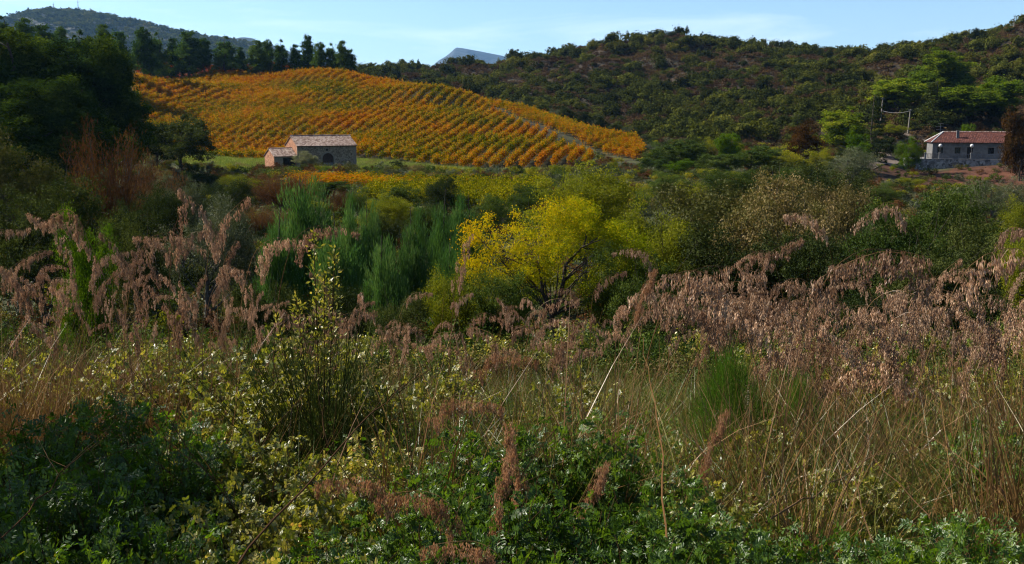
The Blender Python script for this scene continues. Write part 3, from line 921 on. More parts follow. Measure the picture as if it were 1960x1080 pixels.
# only the far side of the vineyard crest on the left
crest_line = np.interp(bpx, [640, 700, 900, 1100, 1250, 1330, 1500, 2200], [350, 335, 300, 272, 226, 205, 205, 205])
ok &= bp_[:, 1] > crest_line
ok &= ~((bpx > 1640) & (bp_[:, 1] < 216))
bare = np.sin(bp_[:, 0] * 0.05 + 1.7 * np.sin(bp_[:, 1] * 0.03)) + np.sin(bp_[:, 1] * 0.045 + 0.8 + bp_[:, 0] * 0.02)
ok &= rngs.random(len(bp_)) < np.where(bare > 0.9, 0.36, np.where(bare > 0.3, 0.5, 0.72))
bp_ = bp_[ok]; bz = bz[ok]; bpx = bpx[ok]; bpyy = bpyy[ok]
bs = rngs.gamma(2.6, 0.8, len(bp_)) + 0.9
bs = np.clip(bs, 1.1, 5.2)
far_k = np.clip((bp_[:, 1] - 200) / 300, 0, 1)
bsc = np.c_[bs, bs, bs * rngs.uniform(0.8, 1.25, len(bs))]
brz = rngs.random(len(bs)) * 2 * PI
size_px = bs / np.hypot(bp_[:, 0], bp_[:, 1])
inview = (bpx > 640) & (bpx < 1990)
order = np.argsort(-(size_px * inview))
ind = order[:285]; rst = order[285:]


def hill_label(x, y):
    return None


for k in ind:
    o = mkobj('hill_bush', bm[int(k) % 6])
    o.location = (bp_[k, 0], bp_[k, 1], bz[k] - 0.2); o.rotation_euler = (0, 0, brz[k]); o.scale = bsc[k]
    if bpx[k] < 1320: L_ = 'rounded olive green bush on the scrub slope between the vineyard crest and the hill foot'
    elif bpx[k] < 1640: L_ = 'rounded olive green bush on the middle of the scrub covered hill'
    else: L_ = 'rounded olive green bush on the hillside above the white house'
    tag(o, L_, 'bush', 'bushes scattered over the scrub hill')
scatter('hill_scrub', np.c_[bp_[rst], bz[rst] - 0.2], brz[rst], bsc[rst], rst % 6, bm, 'dense maquis bushes covering the far slope of the scrub hill', 'scrub')
q = jitter_grid(-160, 330, 205, 600, 1.9, rngs)
qz = H(q[:, 0], q[:, 1]); qx, qy = pxof(q[:, 0], q[:, 1], qz)
ok = (qx > 640) & (qx < 2150) & (q[:, 1] > np.interp(qx, [640, 700, 900, 1100, 1250, 1330, 1500, 2200], [350, 335, 300, 272, 226, 200, 200, 214]))
ok &= rngs.random(len(q)) < 0.8
q = q[ok]; qz = qz[ok]
scatter('heath_brush', np.c_[q, qz - 0.1], rngs.random(len(q)) * 2 * PI, rngs.uniform(0.8, 2.1, len(q)), np.arange(len(q)) % 3, bbm,
        'low brown heath brush between the bushes of the scrub hill', 'brush')

# ------------------------------------------------------------------ far mountains
def ridge(name, prof, Y, depth, mat, seed, foot=-14, rough=6.0, step=6, fs=1.0):
    """mountain: crest profile in (px,py) turned into metres at distance Y, with slopes on both sides"""
    rng = np.random.default_rng(seed)
    pr = np.array([pt(a, b, Y)[[0, 2]] for a, b in prof])
    xs = np.arange(pr[0, 0], pr[-1, 0], step)
    zc = np.interp(xs, pr[:, 0], pr[:, 1])
    ys = np.linspace(-1, 1, 61)
    X, T = np.meshgrid(xs, ys)
    fall = (1 - np.abs(T) ** 1.25)
    ph = rng.uniform(0, 6, 8)
    gul = np.zeros_like(X)
    for o_, (f_, a_) in enumerate(((0.012, 1), (0.027, 0.6), (0.06, 0.35), (0.13, 0.18))):
        gul += a_ * np.sin(X * f_ * fs + ph[o_] + 1.5 * np.sin(T * (3 + 2 * o_) + ph[o_ + 4]))
    Z = foot + (zc[None] - foot) * np.clip(fall, 0, 1) + gul * rough * np.sin(np.abs(T) * PI) ** 0.8
    Yy = Y + T * depth
    V = np.stack([X, Yy, Z], -1).reshape(-1, 3)
    nx = len(xs); ny = len(ys)
    i = np.arange(ny - 1)[:, None] * nx; j = np.arange(nx - 1)[None]
    Qd = np.stack([i + j, i + j + 1, i + nx + j + 1, i + nx + j], -1).reshape(-1, 4)
    mb = MB(); mb.add(V, Qd)
    o = mb.build(name, mat, smooth=True)
    tag(o, None, kind='structure')
    return X, Yy, Z


M['mount'] = solidmat('mount', [(0.3, (0.01, 0.016, 0.008)), (0.55, (0.02, 0.027, 0.013)), (0.75, (0.045, 0.042, 0.025))], 0.02, bump=0.6, bscale=0.05, dist=8, detail=9)
M['rock'] = solidmat('rock', [(0.3, (0.02, 0.03, 0.03)), (0.6, (0.035, 0.045, 0.045)), (0.8, (0.08, 0.085, 0.085))], 0.003, bump=0.8, bscale=0.004, dist=90, detail=9)
mX, mY, mZ = ridge('mountain', [(-700, 90), (-400, 60), (-100, 46), (0, 40), (30, 38), (60, 27), (95, 23), (125, 21), (165, 26), (210, 36), (250, 43), (300, 53),
                                (350, 63), (400, 73), (450, 80), (490, 86), (520, 97), (560, 107), (620, 120), (700, 150), (800, 190)], 2200, 880, M['mount'], 3, rough=15, step=9, fs=0.6)
ridge('distant_ridge', [(300, 120), (400, 82), (440, 74), (470, 76), (485, 74), (500, 82), (530, 90), (556, 100), (600, 110), (680, 128), (760, 160)], 5000, 1500, M['mount'], 4, rough=30, step=20, fs=0.3)
ridge('distant_peak', [(780, 160), (830, 126), (840, 117), (856, 106), (866, 98), (873, 91), (884, 92), (900, 95), (922, 99), (942, 103), (958, 106), (985, 113), (1040, 135), (1100, 160)],
      8500, 1900, M['rock'], 5, rough=32, step=16, fs=0.4)
# tufted cover of the near mountain
far_b = [bush_mesh(np.random.default_rng(140 + k), M['scrub'], 130, leaf=0.3, name='tuft') for k in range(3)]
rngm = np.random.default_rng(31)
ii = rngm.integers(0, mX.size, 16000)
X_, Y_, Z_ = mX.ravel()[ii] + rngm.uniform(-5, 5, len(ii)), mY.ravel()[ii] + rngm.uniform(-14, 14, len(ii)), mZ.ravel()[ii]
tpx, tpy = pxof(X_, Y_, Z_)
ok = (tpx > -60) & (tpx < 700) & (tpy < 190) & (Y_ < 2250)
X_, Y_, Z_ = X_[ok], Y_[ok], Z_[ok]
ss_ = rngm.uniform(6, 14, len(X_))
scatter('mountain_scrub', np.c_[X_, Y_, Z_ - 2.0], rngm.random(len(X_)) * 6.28, np.c_[ss_, ss_, ss_ * 0.8], np.arange(len(X_)) % 3, far_b,
        'scrub and small trees covering the distant mountain on the left', 'scrub')

# ------------------------------------------------------------------ trees and shrubs placed one by one
T = plant
# crest pines: px, top py, width, Y
crest = [(307, 66, 46, 300, 'first pine from the left on the crest, beside the red vines'), (336, 76, 40, 306, 'broad pine in the left half of the crest row, second from the left'),
         (364, 64, 50, 300, 'wide dark pine, tallest of the left half of the crest row'), (393, 76, 44, 303, 'slim pine with a bare trunk beside the tallest of the left crest group'),
         (434, 73, 52, 300, 'broad rounded pine of the crest row standing alone over two trunks'), (462, 93, 28, 312, 'small low pine on the crest before the gap in the row'),
         (493, 80, 36, 300, 'pine just right of the gap in the crest row'), (514, 79, 32, 305, 'narrow pine close behind the one at the gap of the crest row'),
         (540, 79, 36, 302, 'conical pine in the right half of the crest row'), (567, 88, 30, 302, 'shorter pine between two tall conical ones on the crest'),
         (592, 71, 30, 304, 'slender spire shaped pine, tallest of the right crest group'), (614, 84, 34, 300, 'pine right beside the slender spire shaped one'),
         (637, 86, 38, 302, 'dark pine in the dense cluster at the right end of the crest row'), (656, 81, 38, 298, 'dark dense pine, last but one of the crest row'),
         (670, 98, 26, 300, 'smallest dark pine ending the crest row at the right')]
for px, py, w_, Y, lb in crest:
    T('tall_pine', px, Y, py - 2, w_ * 0.86, lb, 'pine_tree', 'pine tree', 'pines in a row on the vineyard crest')
back = [(-30, 36, 60, 215), (12, 32, 50, 232), (54, 36, 52, 236), (88, 50, 44, 225), (121, 52, 40, 240), (160, 60, 48, 222), (200, 48, 44, 250), (232, 62, 46, 232), (277, 54, 50, 262), (236, 84, 44, 208), (180, 82, 46, 205), (100, 78, 50, 200), (20, 62, 55, 205), (288, 105, 26, 285)]
bl = ['pine at the left picture edge behind the dark foreground pines', 'leftmost tall pine on the wooded rise under the mountain', 'pine with a rounded top below the mountain masts', 'lower pine between two taller ones on the left rise',
      'pointed pine on the left rise below the mountain summit', 'broad low pine in the middle of the left rise', 'tall pine standing out against the mountain slope', 'pine with a bushy top right of the tall one on the rise',
      'large dark pine beside the red vine patch', 'pine in front of the bushy topped one at the wood edge', 'pine peeping over the big foreground pines', 'pine filling the gap behind the first foreground pines',
      'dark pine close behind the leftmost foreground pine', 'small light green pine at the edge of the red vines']
for (px, py, w_, Y), lb in zip(back, bl):
    T('tall_pine', px, Y, py, w_ * 0.95, lb, 'pine_tree', 'pine tree', 'pines on the wooded rise at the left')
bigp = [(-70, 108, 62, 230, 'huge dark pine cut by the left picture edge'), (22, 112, 58, 200, 'huge dark pine with a flat top nearest the left edge'), (92, 118, 78, 180, 'huge dark pine in the middle of the left group'),
        (150, 116, 84, 150, 'dark pine leaning behind the rounded group at left'), (212, 122, 74, 132, 'huge dark pine on the right flank of the group, against the orange vines'),
        (150, 104, 150, 150, 'low wide dark pine at the foot of the tall left group'), (60, 100, 160, 170, 'low spreading dark pine at the bottom of the left group'), (245, 128, 160, 90, 'small dark pine at the right foot of the big group')]
for px, Y, py, w_, lb in bigp:
    T('big_pine', px, Y, py, w_, lb, 'pine_tree', 'pine tree', 'big dark pines at the left')
T('dark_round', 352, 138, 222, 106, 'dark round topped tree left of the barn, its crown edge lit green', 'broadleaf_tree', 'tree')
T('dark_round', 300, 140, 238, 76, 'darker tree touching the round one left of the barn', 'broadleaf_tree', 'tree')
# left middle
T('near_bronze', 40, 52, 250, 190, 'bronze green oak at the left edge with glinting leaves', 'oak_tree', 'tree')
T('near_yel', 150, 66, 345, 100, 'small yellowish shrub under the brown tamarisk', 'shrub', 'shrub')
T('tamarisk', 215, 64, 252, 150, 'brown feathery tamarisk in front of the dark pines', 'tamarisk', 'shrub')
T('tamarisk', 300, 72, 308, 90, 'smaller brown tamarisk right of the big one', 'tamarisk', 'shrub')
T('tamarisk', 545, 104, 330, 110, 'reddish brown tamarisk below the barn', 'tamarisk', 'shrub')
T('tamarisk', 500, 84, 392, 80, 'low rusty shrub left of the feathery young pines', 'tamarisk', 'shrub')
T('olive', 348, 62, 338, 95, 'grey green shrub behind the tall plumes at left', 'olive_shrub', 'shrub')
T('olive', 400, 46, 378, 125, 'wide grey green willow like shrub in the left middle ground', 'olive_shrub', 'shrub')
T('near_dark', 440, 88, 345, 80, 'round dark bush above the grey green shrub', 'bush', 'bush')
T('near_dark', 300, 58, 360, 130, 'dark shadowy bush under the tamarisks', 'bush', 'bush')
T('near_dark', 90, 44, 345, 210, 'dark shadowy bush under the bronze oak', 'bush', 'bush')
T('near_dark', 260, 40, 410, 150, 'dark bush behind the bright green shrub', 'bush', 'bush')
T('near_bright', 180, 26, 402, 112, 'bright green leafy shrub among the plumes at left', 'shrub', 'shrub')
T('near_dark', 470, 52, 420, 80, 'dark brownish bush left of the feathery pines', 'bush', 'bush')
# feathery young pines
for px, Y, py, w_, lb in ((590, 50, 357, 105, 'tallest feathery young pine, pointed, below the barn'), (540, 42, 436, 80, 'lower feathery pine at the left of the feathery group'),
                          (675, 48, 386, 66, 'narrow feathery pine right of the tallest one'), (712, 50, 402, 56, 'pale tipped feathery pine beside the narrow one'),
                          (650, 38, 452, 90, 'short feathery pine in front of the narrow one'), (795, 48, 414, 66, 'feathery pine standing alone left of the yellow tree'),
                          (742, 36, 470, 70, 'low dark feathery pine behind the plumes'), (850, 50, 404, 62, 'feathery pine nearest the yellow tree, behind it'),
                          (893, 54, 388, 70, 'feathery pine partly behind the yellow crown'), (870, 38, 470, 70, 'feathery pine low at the left of the yellow tree')):
    T('feather', px, Y, py, w_, lb, 'young_pine', 'young pine', 'feathery young pines in the middle ground')
# middle strip bushes
mids = [('near_dark', 735, 66, 405, 62, 'dark round bush between the feathery pines'), ('near_dark', 858, 92, 338, 80, 'dark green bush standing before the yellow vine plot'),
        ('mid_round', 770, 96, 352, 70, 'mid green bush at the left end of the yellow vine plot'), ('near_yel', 745, 80, 372, 90, 'olive yellow bush behind the narrow feathery pine'),
        ('near_mid', 690, 90, 360, 46, 'small round green bush below the orange rows'), ('tamarisk', 655, 96, 362, 40, 'small brown bush below the orange rows'),
        ('near_mid', 820, 70, 395, 80, 'mid green bush above the lone feathery pine'), ('near_yel', 470, 110, 335, 80, 'yellow green low bush left of the barn garden'),
        ('near_dark', 395, 118, 330, 60, 'dark low bush at the edge of the barn lawn'), ('mid_round', 640, 110, 348, 50, 'low green bush in front of the orange rows'),
        ('near_mid', 945, 75, 372, 90, 'green bush behind the yellow crown'), ('near_mid', 1010, 96, 352, 70, 'green bush at the right end of the yellow vine plot')]
for k_, px, Y, py, w_, lb in mids:
    T(k_, px, Y, py, w_, lb, 'tamarisk' if k_ == 'tamarisk' else 'bush', 'bush')
# the yellow tree and its neighbours
T('ash', 1062, 31, 384, 350, 'bright yellow tree with dark crooked limbs in the centre', 'yellow_tree', 'tree', rz=0.0)
T('near_yel', 1115, 60, 316, 190, 'yellow green tree with open limbs behind the bright yellow one', 'yellow_green_tree', 'tree')
T('near_yel', 885, 27, 520, 130, 'low yellow shrub at the left foot of the yellow tree', 'shrub', 'shrub')
T('near_yel', 1250, 36, 392, 170, 'olive yellow tree right of the bright yellow tree', 'oak_tree', 'tree')
T('near_mid', 1200, 30, 470, 150, 'green leafy shrub below the olive yellow tree', 'shrub', 'shrub')
T('near_mid', 960, 27, 520, 120, 'green lower growth under the yellow crown', 'shrub', 'shrub')
T('near_bronze', 1330, 44, 352, 190, 'bronze leaved oak above the olive yellow tree', 'oak_tree', 'tree')
T('near_bronze', 1470, 40, 340, 200, 'large bronze and brown oak with dark bare limbs below', 'oak_tree', 'tree')
T('near_dark', 1400, 34, 430, 200, 'dark green oak between the bronze one and the plumes', 'oak_tree', 'tree')
T('near_dark', 1530, 33, 440, 170, 'dark oak with a forked limb showing above the plumes', 'oak_tree', 'tree')
T('near_bronze', 1580, 52, 352, 120, 'brownish oak beside the dark tree in the right middle ground', 'oak_tree', 'tree')
T('near_dark', 1585, 82, 312, 130, 'dark dense tree below the villa track', 'oak_tree', 'tree')
T('near_mid', 1690, 36, 385, 190, 'green rounded oak at the right behind the plumes', 'oak_tree', 'tree')
T('near_mid', 1800, 40, 358, 170, 'tallest green oak at the right under the red soil bank', 'oak_tree', 'tree')
T('near_dark', 1760, 30, 470, 200, 'dark green oak low behind the right hand plumes', 'oak_tree', 'tree')
T('near_dark', 1880, 36, 420, 150, 'dark oak near the right edge behind the plumes', 'oak_tree', 'tree')
T('near_yel', 1960, 31, 455, 120, 'yellow green shrub at the right edge above the plumes', 'shrub', 'shrub')
T('near_yel', 1950, 62, 382, 90, 'golden yellow bush at the right edge below the bank', 'bush', 'bush')
T('near_dark', 1900, 28, 560, 180, 'dark thicket bush behind the right hand plumes', 'bush', 'bush')
T('near_dark', 1310, 27, 560, 200, 'dark thicket bush right of the yellow tree trunk', 'bush', 'bush')
T('near_dark', 1620, 26, 560, 190, 'dark thicket bush behind the plumes right of centre', 'bush', 'bush')
T('near_dark', 780, 26, 570, 110, 'dark hollow bush left of the low yellow shrub', 'bush', 'bush')
T('near_dark', 640, 27, 545, 150, 'dark bush below the short feathery pine', 'bush', 'bush')
T('near_dark', 500, 27, 535, 130, 'dark bush behind the plumes left of centre', 'bush', 'bush')
T('near_dark', 1185, 24, 640, 150, 'dark low bush behind the yellow tree trunk', 'bush', 'bush')
for x_, y_, sc_ in ((-5.6, 4.7, 0.85), (-6.4, 3.1, 0.8)):  # unseen oaks added left of the frame to cast shade over the lower left
    e = empty('oak_tree', (x_, y_, H1(x_, y_) - 0.1), 1.0 + x_, (sc_, sc_, sc_))
    c_, t2_ = KIND['near_dark']['v'][0]; mkobj('crown', c_, e); mkobj('trunk', t2_, e)
    tag(e, 'unseen dark oak added outside the left picture edge to shade the near shrubs', 'tree', 'unseen oaks added for shade beside the camera')
T('near_yel', 1070, 23.5, 650, 110, 'low yellow green shrub at the foot of the yellow tree', 'shrub', 'shrub')
T('olive', 1905, 88, 338, 110, 'grey green bush on the bank at the right edge', 'bush', 'bush')
# valley edge trees, right of the vineyard
ve = [('mid_round', 1290, 158, 268, 90, 'large green tree at the right end of the vineyard'), ('dark_round', 1330, 165, 262, 60, 'dark tree behind the large green one past the vineyard'),
      ('mid_round', 1250, 150, 300, 60, 'rounded green tree just below the vineyard corner'), ('bright_round', 1300, 146, 305, 56, 'light green bush below the large tree past the vineyard'),
      ('bright_round', 1394, 165, 256, 44, 'bright green small tree in the valley below the scrub hill'), ('mid_round', 1370, 150, 295, 70, 'green bushy tree in the valley, below the bright small one'),
      ('mid_round', 1440, 150, 280, 80, 'broad green tree in the middle of the valley edge'), ('yel_round', 1345, 176, 262, 50, 'yellowish bush behind the valley edge trees'),
      ('rust_round', 1535, 176, 232, 62, 'rust brown tree below the scrub hill'), ('cone', 1520, 180, 222, 36, 'small dark conifer beside the rust brown tree'),
      ('yel_round', 1510, 150, 278, 70, 'olive brown rounded bush before the rust tree'), ('olive', 1620, 132, 283, 85, 'grey green bush below the round bright pine'),
      ('near_yel', 1570, 150, 285, 36, 'small golden bush beside the grey green one'), ('dark_round', 1480, 120, 310, 90, 'dark bush low in the valley at the right'),
      ('near_mid', 1280, 110, 330, 70, 'green bush under the vineyard corner, nearer the camera'), ('olive', 1275, 120, 348, 50, 'small grey green bush in the valley hollow'),
      ('near_dark', 1220, 140, 325, 60, 'dark bush in the gully at the vineyard corner'), ('near_mid', 1400, 100, 325, 110, 'green bush in the hollow above the bronze oak'),
      ('near_yel', 1330, 80, 352, 80, 'yellowish bush in the hollow above the olive yellow tree'), ('near_mid', 1680, 110, 350, 80, 'green bush at the foot of the villa track'),
      ('near_yel', 1740, 150, 340, 50, 'yellow green weed bush on the red bank'), ('near_mid', 1520, 100, 320, 100, 'green bush on the slope left of the dark dense tree')]
for k_, px, Y, py, w_, lb in ve:
    T(k_, px, Y, py, w_, lb, 'conifer' if k_ == 'cone' else ('tree' if w_ > 58 else 'bush'), 'tree' if w_ > 58 else 'bush')
# around the villa
vt = [('bright_pine', 1622, 190, 207, 66, 'round bright green pine left of the dark conifer'), ('bright_round', 1640, 172, 252, 46, 'bright green shrub below the round bright pine'),
      ('cone', 1672, 184, 186, 46, 'tall dark conifer left of the utility poles'), ('near_bright', 1738, 180, 262, 46, 'bright green shrub at the left corner of the terrace wall'),
      ('bright_pine', 1722, 232, 152, 62, 'yellow green pine behind the utility poles'), ('bright_pine', 1755, 240, 140, 56, 'yellow green pine right behind the leftmost one on the slope'),
      ('cone', 1782, 215, 158, 64, 'dark spreading cedar behind the villa roof'), ('bright_pine', 1806, 262, 94, 66, 'tallest pine high on the slope above the villa'),
      ('tall_pine', 1840, 258, 132, 60, 'dark green pine right of the tallest one above the villa'), ('bright_pine', 1848, 218, 166, 76, 'wide green pine directly behind the villa roof'),
      ('bright_pine', 1912, 222, 148, 72, 'round topped green pine behind the right end of the villa'), ('rust_round', 1953, 180, 192, 64, 'rust coloured tree hanging over the right end of the villa'),
      ('yel_round', 1880, 236, 165, 60, 'yellowish pine between the two green ones behind the villa'), ('bright_round', 1848, 200, 238, 20, 'tiny bright bush over the villa roof ridge'),
      ('yel_round', 1700, 212, 232, 50, 'olive coloured bush behind the path by the poles'), ('tall_pine', 1765, 270, 128, 50, 'pine higher up the slope, left of the tallest one'),
      ('dark_round', 1690, 200, 262, 40, 'dark bush between the conifer and the path')]
for k_, px, Y, py, w_, lb in vt:
    nm = 'pine_tree' if 'pine' in k_ else ('conifer' if k_ == 'cone' else ('bush' if w_ < 56 else 'tree'))
    T(k_, px, Y - (8 if k_ == 'rust_round' else 0), py, w_ * (1.25 if k_ == 'bright_pine' else 1), lb, nm, nm.replace('_', ' '), sink=2.2 if k_ == 'rust_round' else (0.9 if k_ == 'near_bright' else 0.1))
# dots on the skyline
for px, py, Y, w_, lb in ((1177, 68, 447, 12, 'little round tree standing alone on the ridge line'), (802, 114, 540, 8, 'lone small tree on the low saddle of the ridge'),
                          (1250, 58, 446, 22, 'bushy tree at the top of the scrub hill'), (1284, 60, 444, 24, 'wide bushy tree right of the scrub hill top'), (1442, 76, 430, 12, 'small dark tree on the ridge right of the summit'),
                          (1745, 84, 394, 44, 'clump forming tree on the ridge right of the saddle'), (1864, 54, 372, 18, 'pointed tree on the ridge above the villa'), (1220, 64, 448, 20, 'bushy tree left of the scrub hill top')):
    T('dark_round', px, Y, py, w_, lb, 'ridge_tree', 'tree', 'trees along the skyline')
# olives behind the crest
ol = [(990, 196), (1010, 200), (1034, 206), (1062, 213), (1084, 208), (1112, 219), (1140, 228), (1153, 228), (1176, 238), (1202, 247), (1216, 250), (1242, 262)]
words = ['first', 'second', 'third', 'fourth', 'fifth', 'sixth', 'seventh', 'eighth', 'ninth', 'tenth', 'eleventh', 'twelfth']
for k, (px, py) in enumerate(ol):
    T('dark_round' if k % 3 else 'olive', px, np.interp(px, [990, 1242], [272, 216]), py - 5, 25 + (k % 3) * 4,
      'round dark olive tree behind the vineyard crest, %s from the left' % words[k], 'olive_tree', 'olive tree', 'olive trees in a line behind the vineyard crest')

# ------------------------------------------------------------------ barn
M['stone'] = solidmat('stone', [(0.25, (0.16, 0.12, 0.08)), (0.5, (0.32, 0.25, 0.17)), (0.75, (0.5, 0.4, 0.28))], 6.5, tex='voronoi', bump=0.6, dist=0.05)
M['brick'] = solidmat('brick', [(0.3, (0.26, 0.11, 0.055)), (0.5, (0.42, 0.19, 0.1)), (0.75, (0.52, 0.28, 0.16))], 5.5, tex='voronoi', bump=0.7, dist=0.05)
M['quoin'] = solidmat('quoin', [(0.3, (0.26, 0.22, 0.17)), (0.7, (0.4, 0.34, 0.27))], 5, bump=0.4)
M['tile'] = solidmat('tile', [(0.2, (0.2, 0.12, 0.09)), (0.45, (0.42, 0.3, 0.24)), (0.65, (0.55, 0.43, 0.36)), (0.85, (0.3, 0.2, 0.15))], 6, use_v=0.75, bump=0.3)
M['tile_red'] = solidmat('tile_red', [(0.2, (0.07, 0.022, 0.015)), (0.5, (0.12, 0.036, 0.024)), (0.8, (0.18, 0.065, 0.045))], 4, use_v=0.5, bump=0.2)
M['wood'] = solidmat('wood', [(0.3, (0.05, 0.03, 0.022)), (0.7, (0.13, 0.075, 0.055))], 5, bump=0.3)
M['darkwood'] = solidmat('darkwood', [(0.3, (0.012, 0.01, 0.009)), (0.7, (0.035, 0.028, 0.022))], 5, bump=0.3)
M['greymetal'] = solidmat('greymetal', [(0.3, (0.16, 0.17, 0.19)), (0.7, (0.26, 0.27, 0.3))], 3, rough=0.6, bump=0.1)
M['plaster'] = solidmat('plaster', [(0.3, (0.12, 0.115, 0.11)), (0.55, (0.22, 0.215, 0.21)), (0.8, (0.28, 0.27, 0.26))], 1.2, bump=0.12)
M['glass'] = solidmat('glass', [(0.4, (0.015, 0.017, 0.02)), (0.6, (0.03, 0.033, 0.038))], 2, rough=0.15, bump=0, spec=0.5)
M['rubble'] = solidmat('rubble', [(0.25, (0.13, 0.127, 0.12)), (0.5, (0.3, 0.29, 0.28)), (0.75, (0.55, 0.54, 0.52))], 2.6, tex='voronoi', bump=0.9, dist=0.08)
M['concrete'] = solidmat('concrete', [(0.3, (0.25, 0.24, 0.23)), (0.7, (0.42, 0.41, 0.39))], 4, bump=0.2)
M['white'] = solidmat('white', [(0.3, (0.7, 0.7, 0.68)), (0.7, (0.82, 0.82, 0.8))], 6, rough=0.35, bump=0.0)
M['iron'] = solidmat('iron', [(0.3, (0.06, 0.06, 0.065)), (0.7, (0.13, 0.13, 0.13))], 6, rough=0.5, bump=0.1)


def tiled_slope(mb, x0, x1, p0, p1, pitch_w=0.24, course=0.33, rng=None, amp=0.05, m=0, hip=0.0):
    """barrel tiles between eave line (y,z)=p0 and ridge (y,z)=p1 running x0..x1"""
    rng = rng or np.random.default_rng(1)
    nw = int(round((x1 - x0) / pitch_w)); L = math.hypot(p1[0] - p0[0], p1[1] - p0[1]); nc = max(2, int(round(L / course)))
    d = np.array([(p1[0] - p0[0]) / L, (p1[1] - p0[1]) / L]); nrm = np.array([-d[1], d[0]])
    if nrm[1] < 0: nrm = -nrm
    w_ = (x1 - x0) / nw
    th = np.linspace(0, PI, 6)
    for c in range(nc):
        s0, s1 = L * c / nc, L * (c + 1) / nc + 0.04
        for a in range(nw):
            cx = x0 + (a + 0.5) * w_ + rng.normal() * 0.006
            if cx < x0 + hip * (c + 0.5) / nc: continue
            j = rng.normal() * 0.006
            xs = cx - np.cos(th) * w_ * 0.5; hs = np.sin(th) * amp + 0.01
            lo = np.c_[xs, p0[0] + d[0] * s0 + nrm[0] * (hs + 0.035 + j), p0[1] + d[1] * s0 + nrm[1] * (hs + 0.035 + j)]
            hi = np.c_[xs, p0[0] + d[0] * s1 + nrm[0] * (hs + 0.002 + j), p0[1] + d[1] * s1 + nrm[1] * (hs + 0.002 + j)]
            V = np.vstack([lo, hi]); k = len(th)
            mb.add(V, [(q, q + 1, k + q + 1, k + q) for q in range(k - 1)], rng.random(), m)
    # under deck
    e = 0.06
    V = [(x0, p0[0], p0[1]), (x1, p0[0], p0[1]), (x1, p1[0], p1[1]), (x0 + hip, p1[0], p1[1])]
    V += [(a, b - nrm[0] * e, c - nrm[1] * e) for a, b, c in V]
    mb.add(V, [(0, 1, 2, 3), (4, 7, 6, 5), (0, 4, 5, 1), (1, 5, 6, 2), (2, 6, 7, 3), (3, 7, 4, 0)], 0.1, m)


def gable_body(mb, L, D, he, hr, m_front=0, m_side=1, z0=-0.6, openings=(), th=0.35):
    """walls of a gabled body, x 0..L, y 0..D (front at y=0); openings: (xc, w, spring, rise) arches from z0 up"""
    xs = 0.0
    for (xc, w_, sp, rise) in openings:
        a, b = xc - w_ / 2, xc + w_ / 2
        mb.box((xs, 0, z0), (a, th, he), 0.5, m_front)
        k = 12
        tx = np.linspace(a, b, k + 1); tz = sp + rise * np.sqrt(np.clip(1 - ((tx - xc) / (w_ / 2)) ** 2, 0, 1))
        for q in range(k):
            V = [(tx[q], 0, tz[q]), (tx[q + 1], 0, tz[q + 1]), (tx[q + 1], 0, he), (tx[q], 0, he),
                 (tx[q], th, tz[q]), (tx[q + 1], th, tz[q + 1]), (tx[q + 1], th, he), (tx[q], th, he)]
            mb.add(V, [(0, 1, 2, 3), (4, 7, 6, 5), (0, 4, 5, 1), (2, 6, 7, 3)], 0.5, m_front)
        xs = b
    mb.box((xs, 0, z0), (L, th, he), 0.5, m_front)
    mb.box((0, D - th, z0), (L, D, he), 0.5, m_front)
    for x0, x1 in ((-0.003, th), (L - th, L + 0.003)):
        V = [(x0, 0.004, z0), (x0, D - 0.004, z0), (x0, D - 0.004, he), (x0, D / 2, hr), (x0, 0.004, he),
             (x1, 0.004, z0), (x1, D - 0.004, z0), (x1, D - 0.004, he), (x1, D / 2, hr), (x1, 0.004, he)]
        mb.add(V, [(0, 4, 2, 1), (4, 3, 2, 2), (5, 6, 7, 9), (9, 7, 8, 8), (0, 5, 9, 4), (4, 9, 8, 3), (3, 8, 7, 2), (2, 7, 6, 1)], 0.5, m_side)


BA = R(29)
bx_, by_ = pt(570, 325, 150)[:2]
bzb = zat(325, 150)
barn = empty('stone_barn', (bx_, by_, bzb), BA)
tag(barn, 'stone barn with tiled roof, arched door and lower wing at the foot of the vineyard', 'barn')
he = zat(279.5, 150) - bzb
hr = he + 1.35
mb = MB(); gable_body(mb, 9.3, 6.0, he, hr, 0, 1, openings=((4.75, 1.75, 1.55, 0.85),)); mb.build('wall', [M['stone'], M['brick']], barn)
mb = MB()
rg = np.random.default_rng(2)
sl = (hr - he) / 3.0
tiled_slope(mb, -0.12, 9.42, (-0.28, he - 0.28 * sl + 0.06), (3.0, hr + 0.06), rng=rg)
tiled_slope(mb, -0.12, 9.42, (6.28, he - 0.28 * sl + 0.06), (3.0, hr + 0.06), rng=rg)
for a in np.arange(-0.12, 9.3, 0.4):
    mb.tube([(a, 3.0, hr + 0.12), (a + 0.42, 3.0, hr + 0.13)], 0.11, 8, rg.random())
roof = mb.build('roof', M['tile'], barn)
mb = MB()
k = 12
for q in range(k):   # stone arch ring
    a0, a1 = PI * q / k, PI * (q + 1) / k
    ri, ro = 0.875, 1.07
    P4 = [(4.75 - math.cos(a_) * r_, -0.02, 1.55 + math.sin(a_) * r_ * 0.97) for a_, r_ in ((a0, ri), (a1, ri), (a1, ro), (a0, ro))]
    mb.add(P4 + [(x, 0.03, z) for x, _, z in P4], [(0, 1, 2, 3), (0, 4, 5, 1), (3, 2, 6, 7)], rg.random())
for sx in (3.67, 5.63):
    for z in np.arange(-0.4, 1.5, 0.33):
        mb.box((sx, -0.022, z), (sx + 0.2, 0.03, z + 0.3), rg.random())
mb.build('door_surround', M['quoin'], barn)
mb = MB()
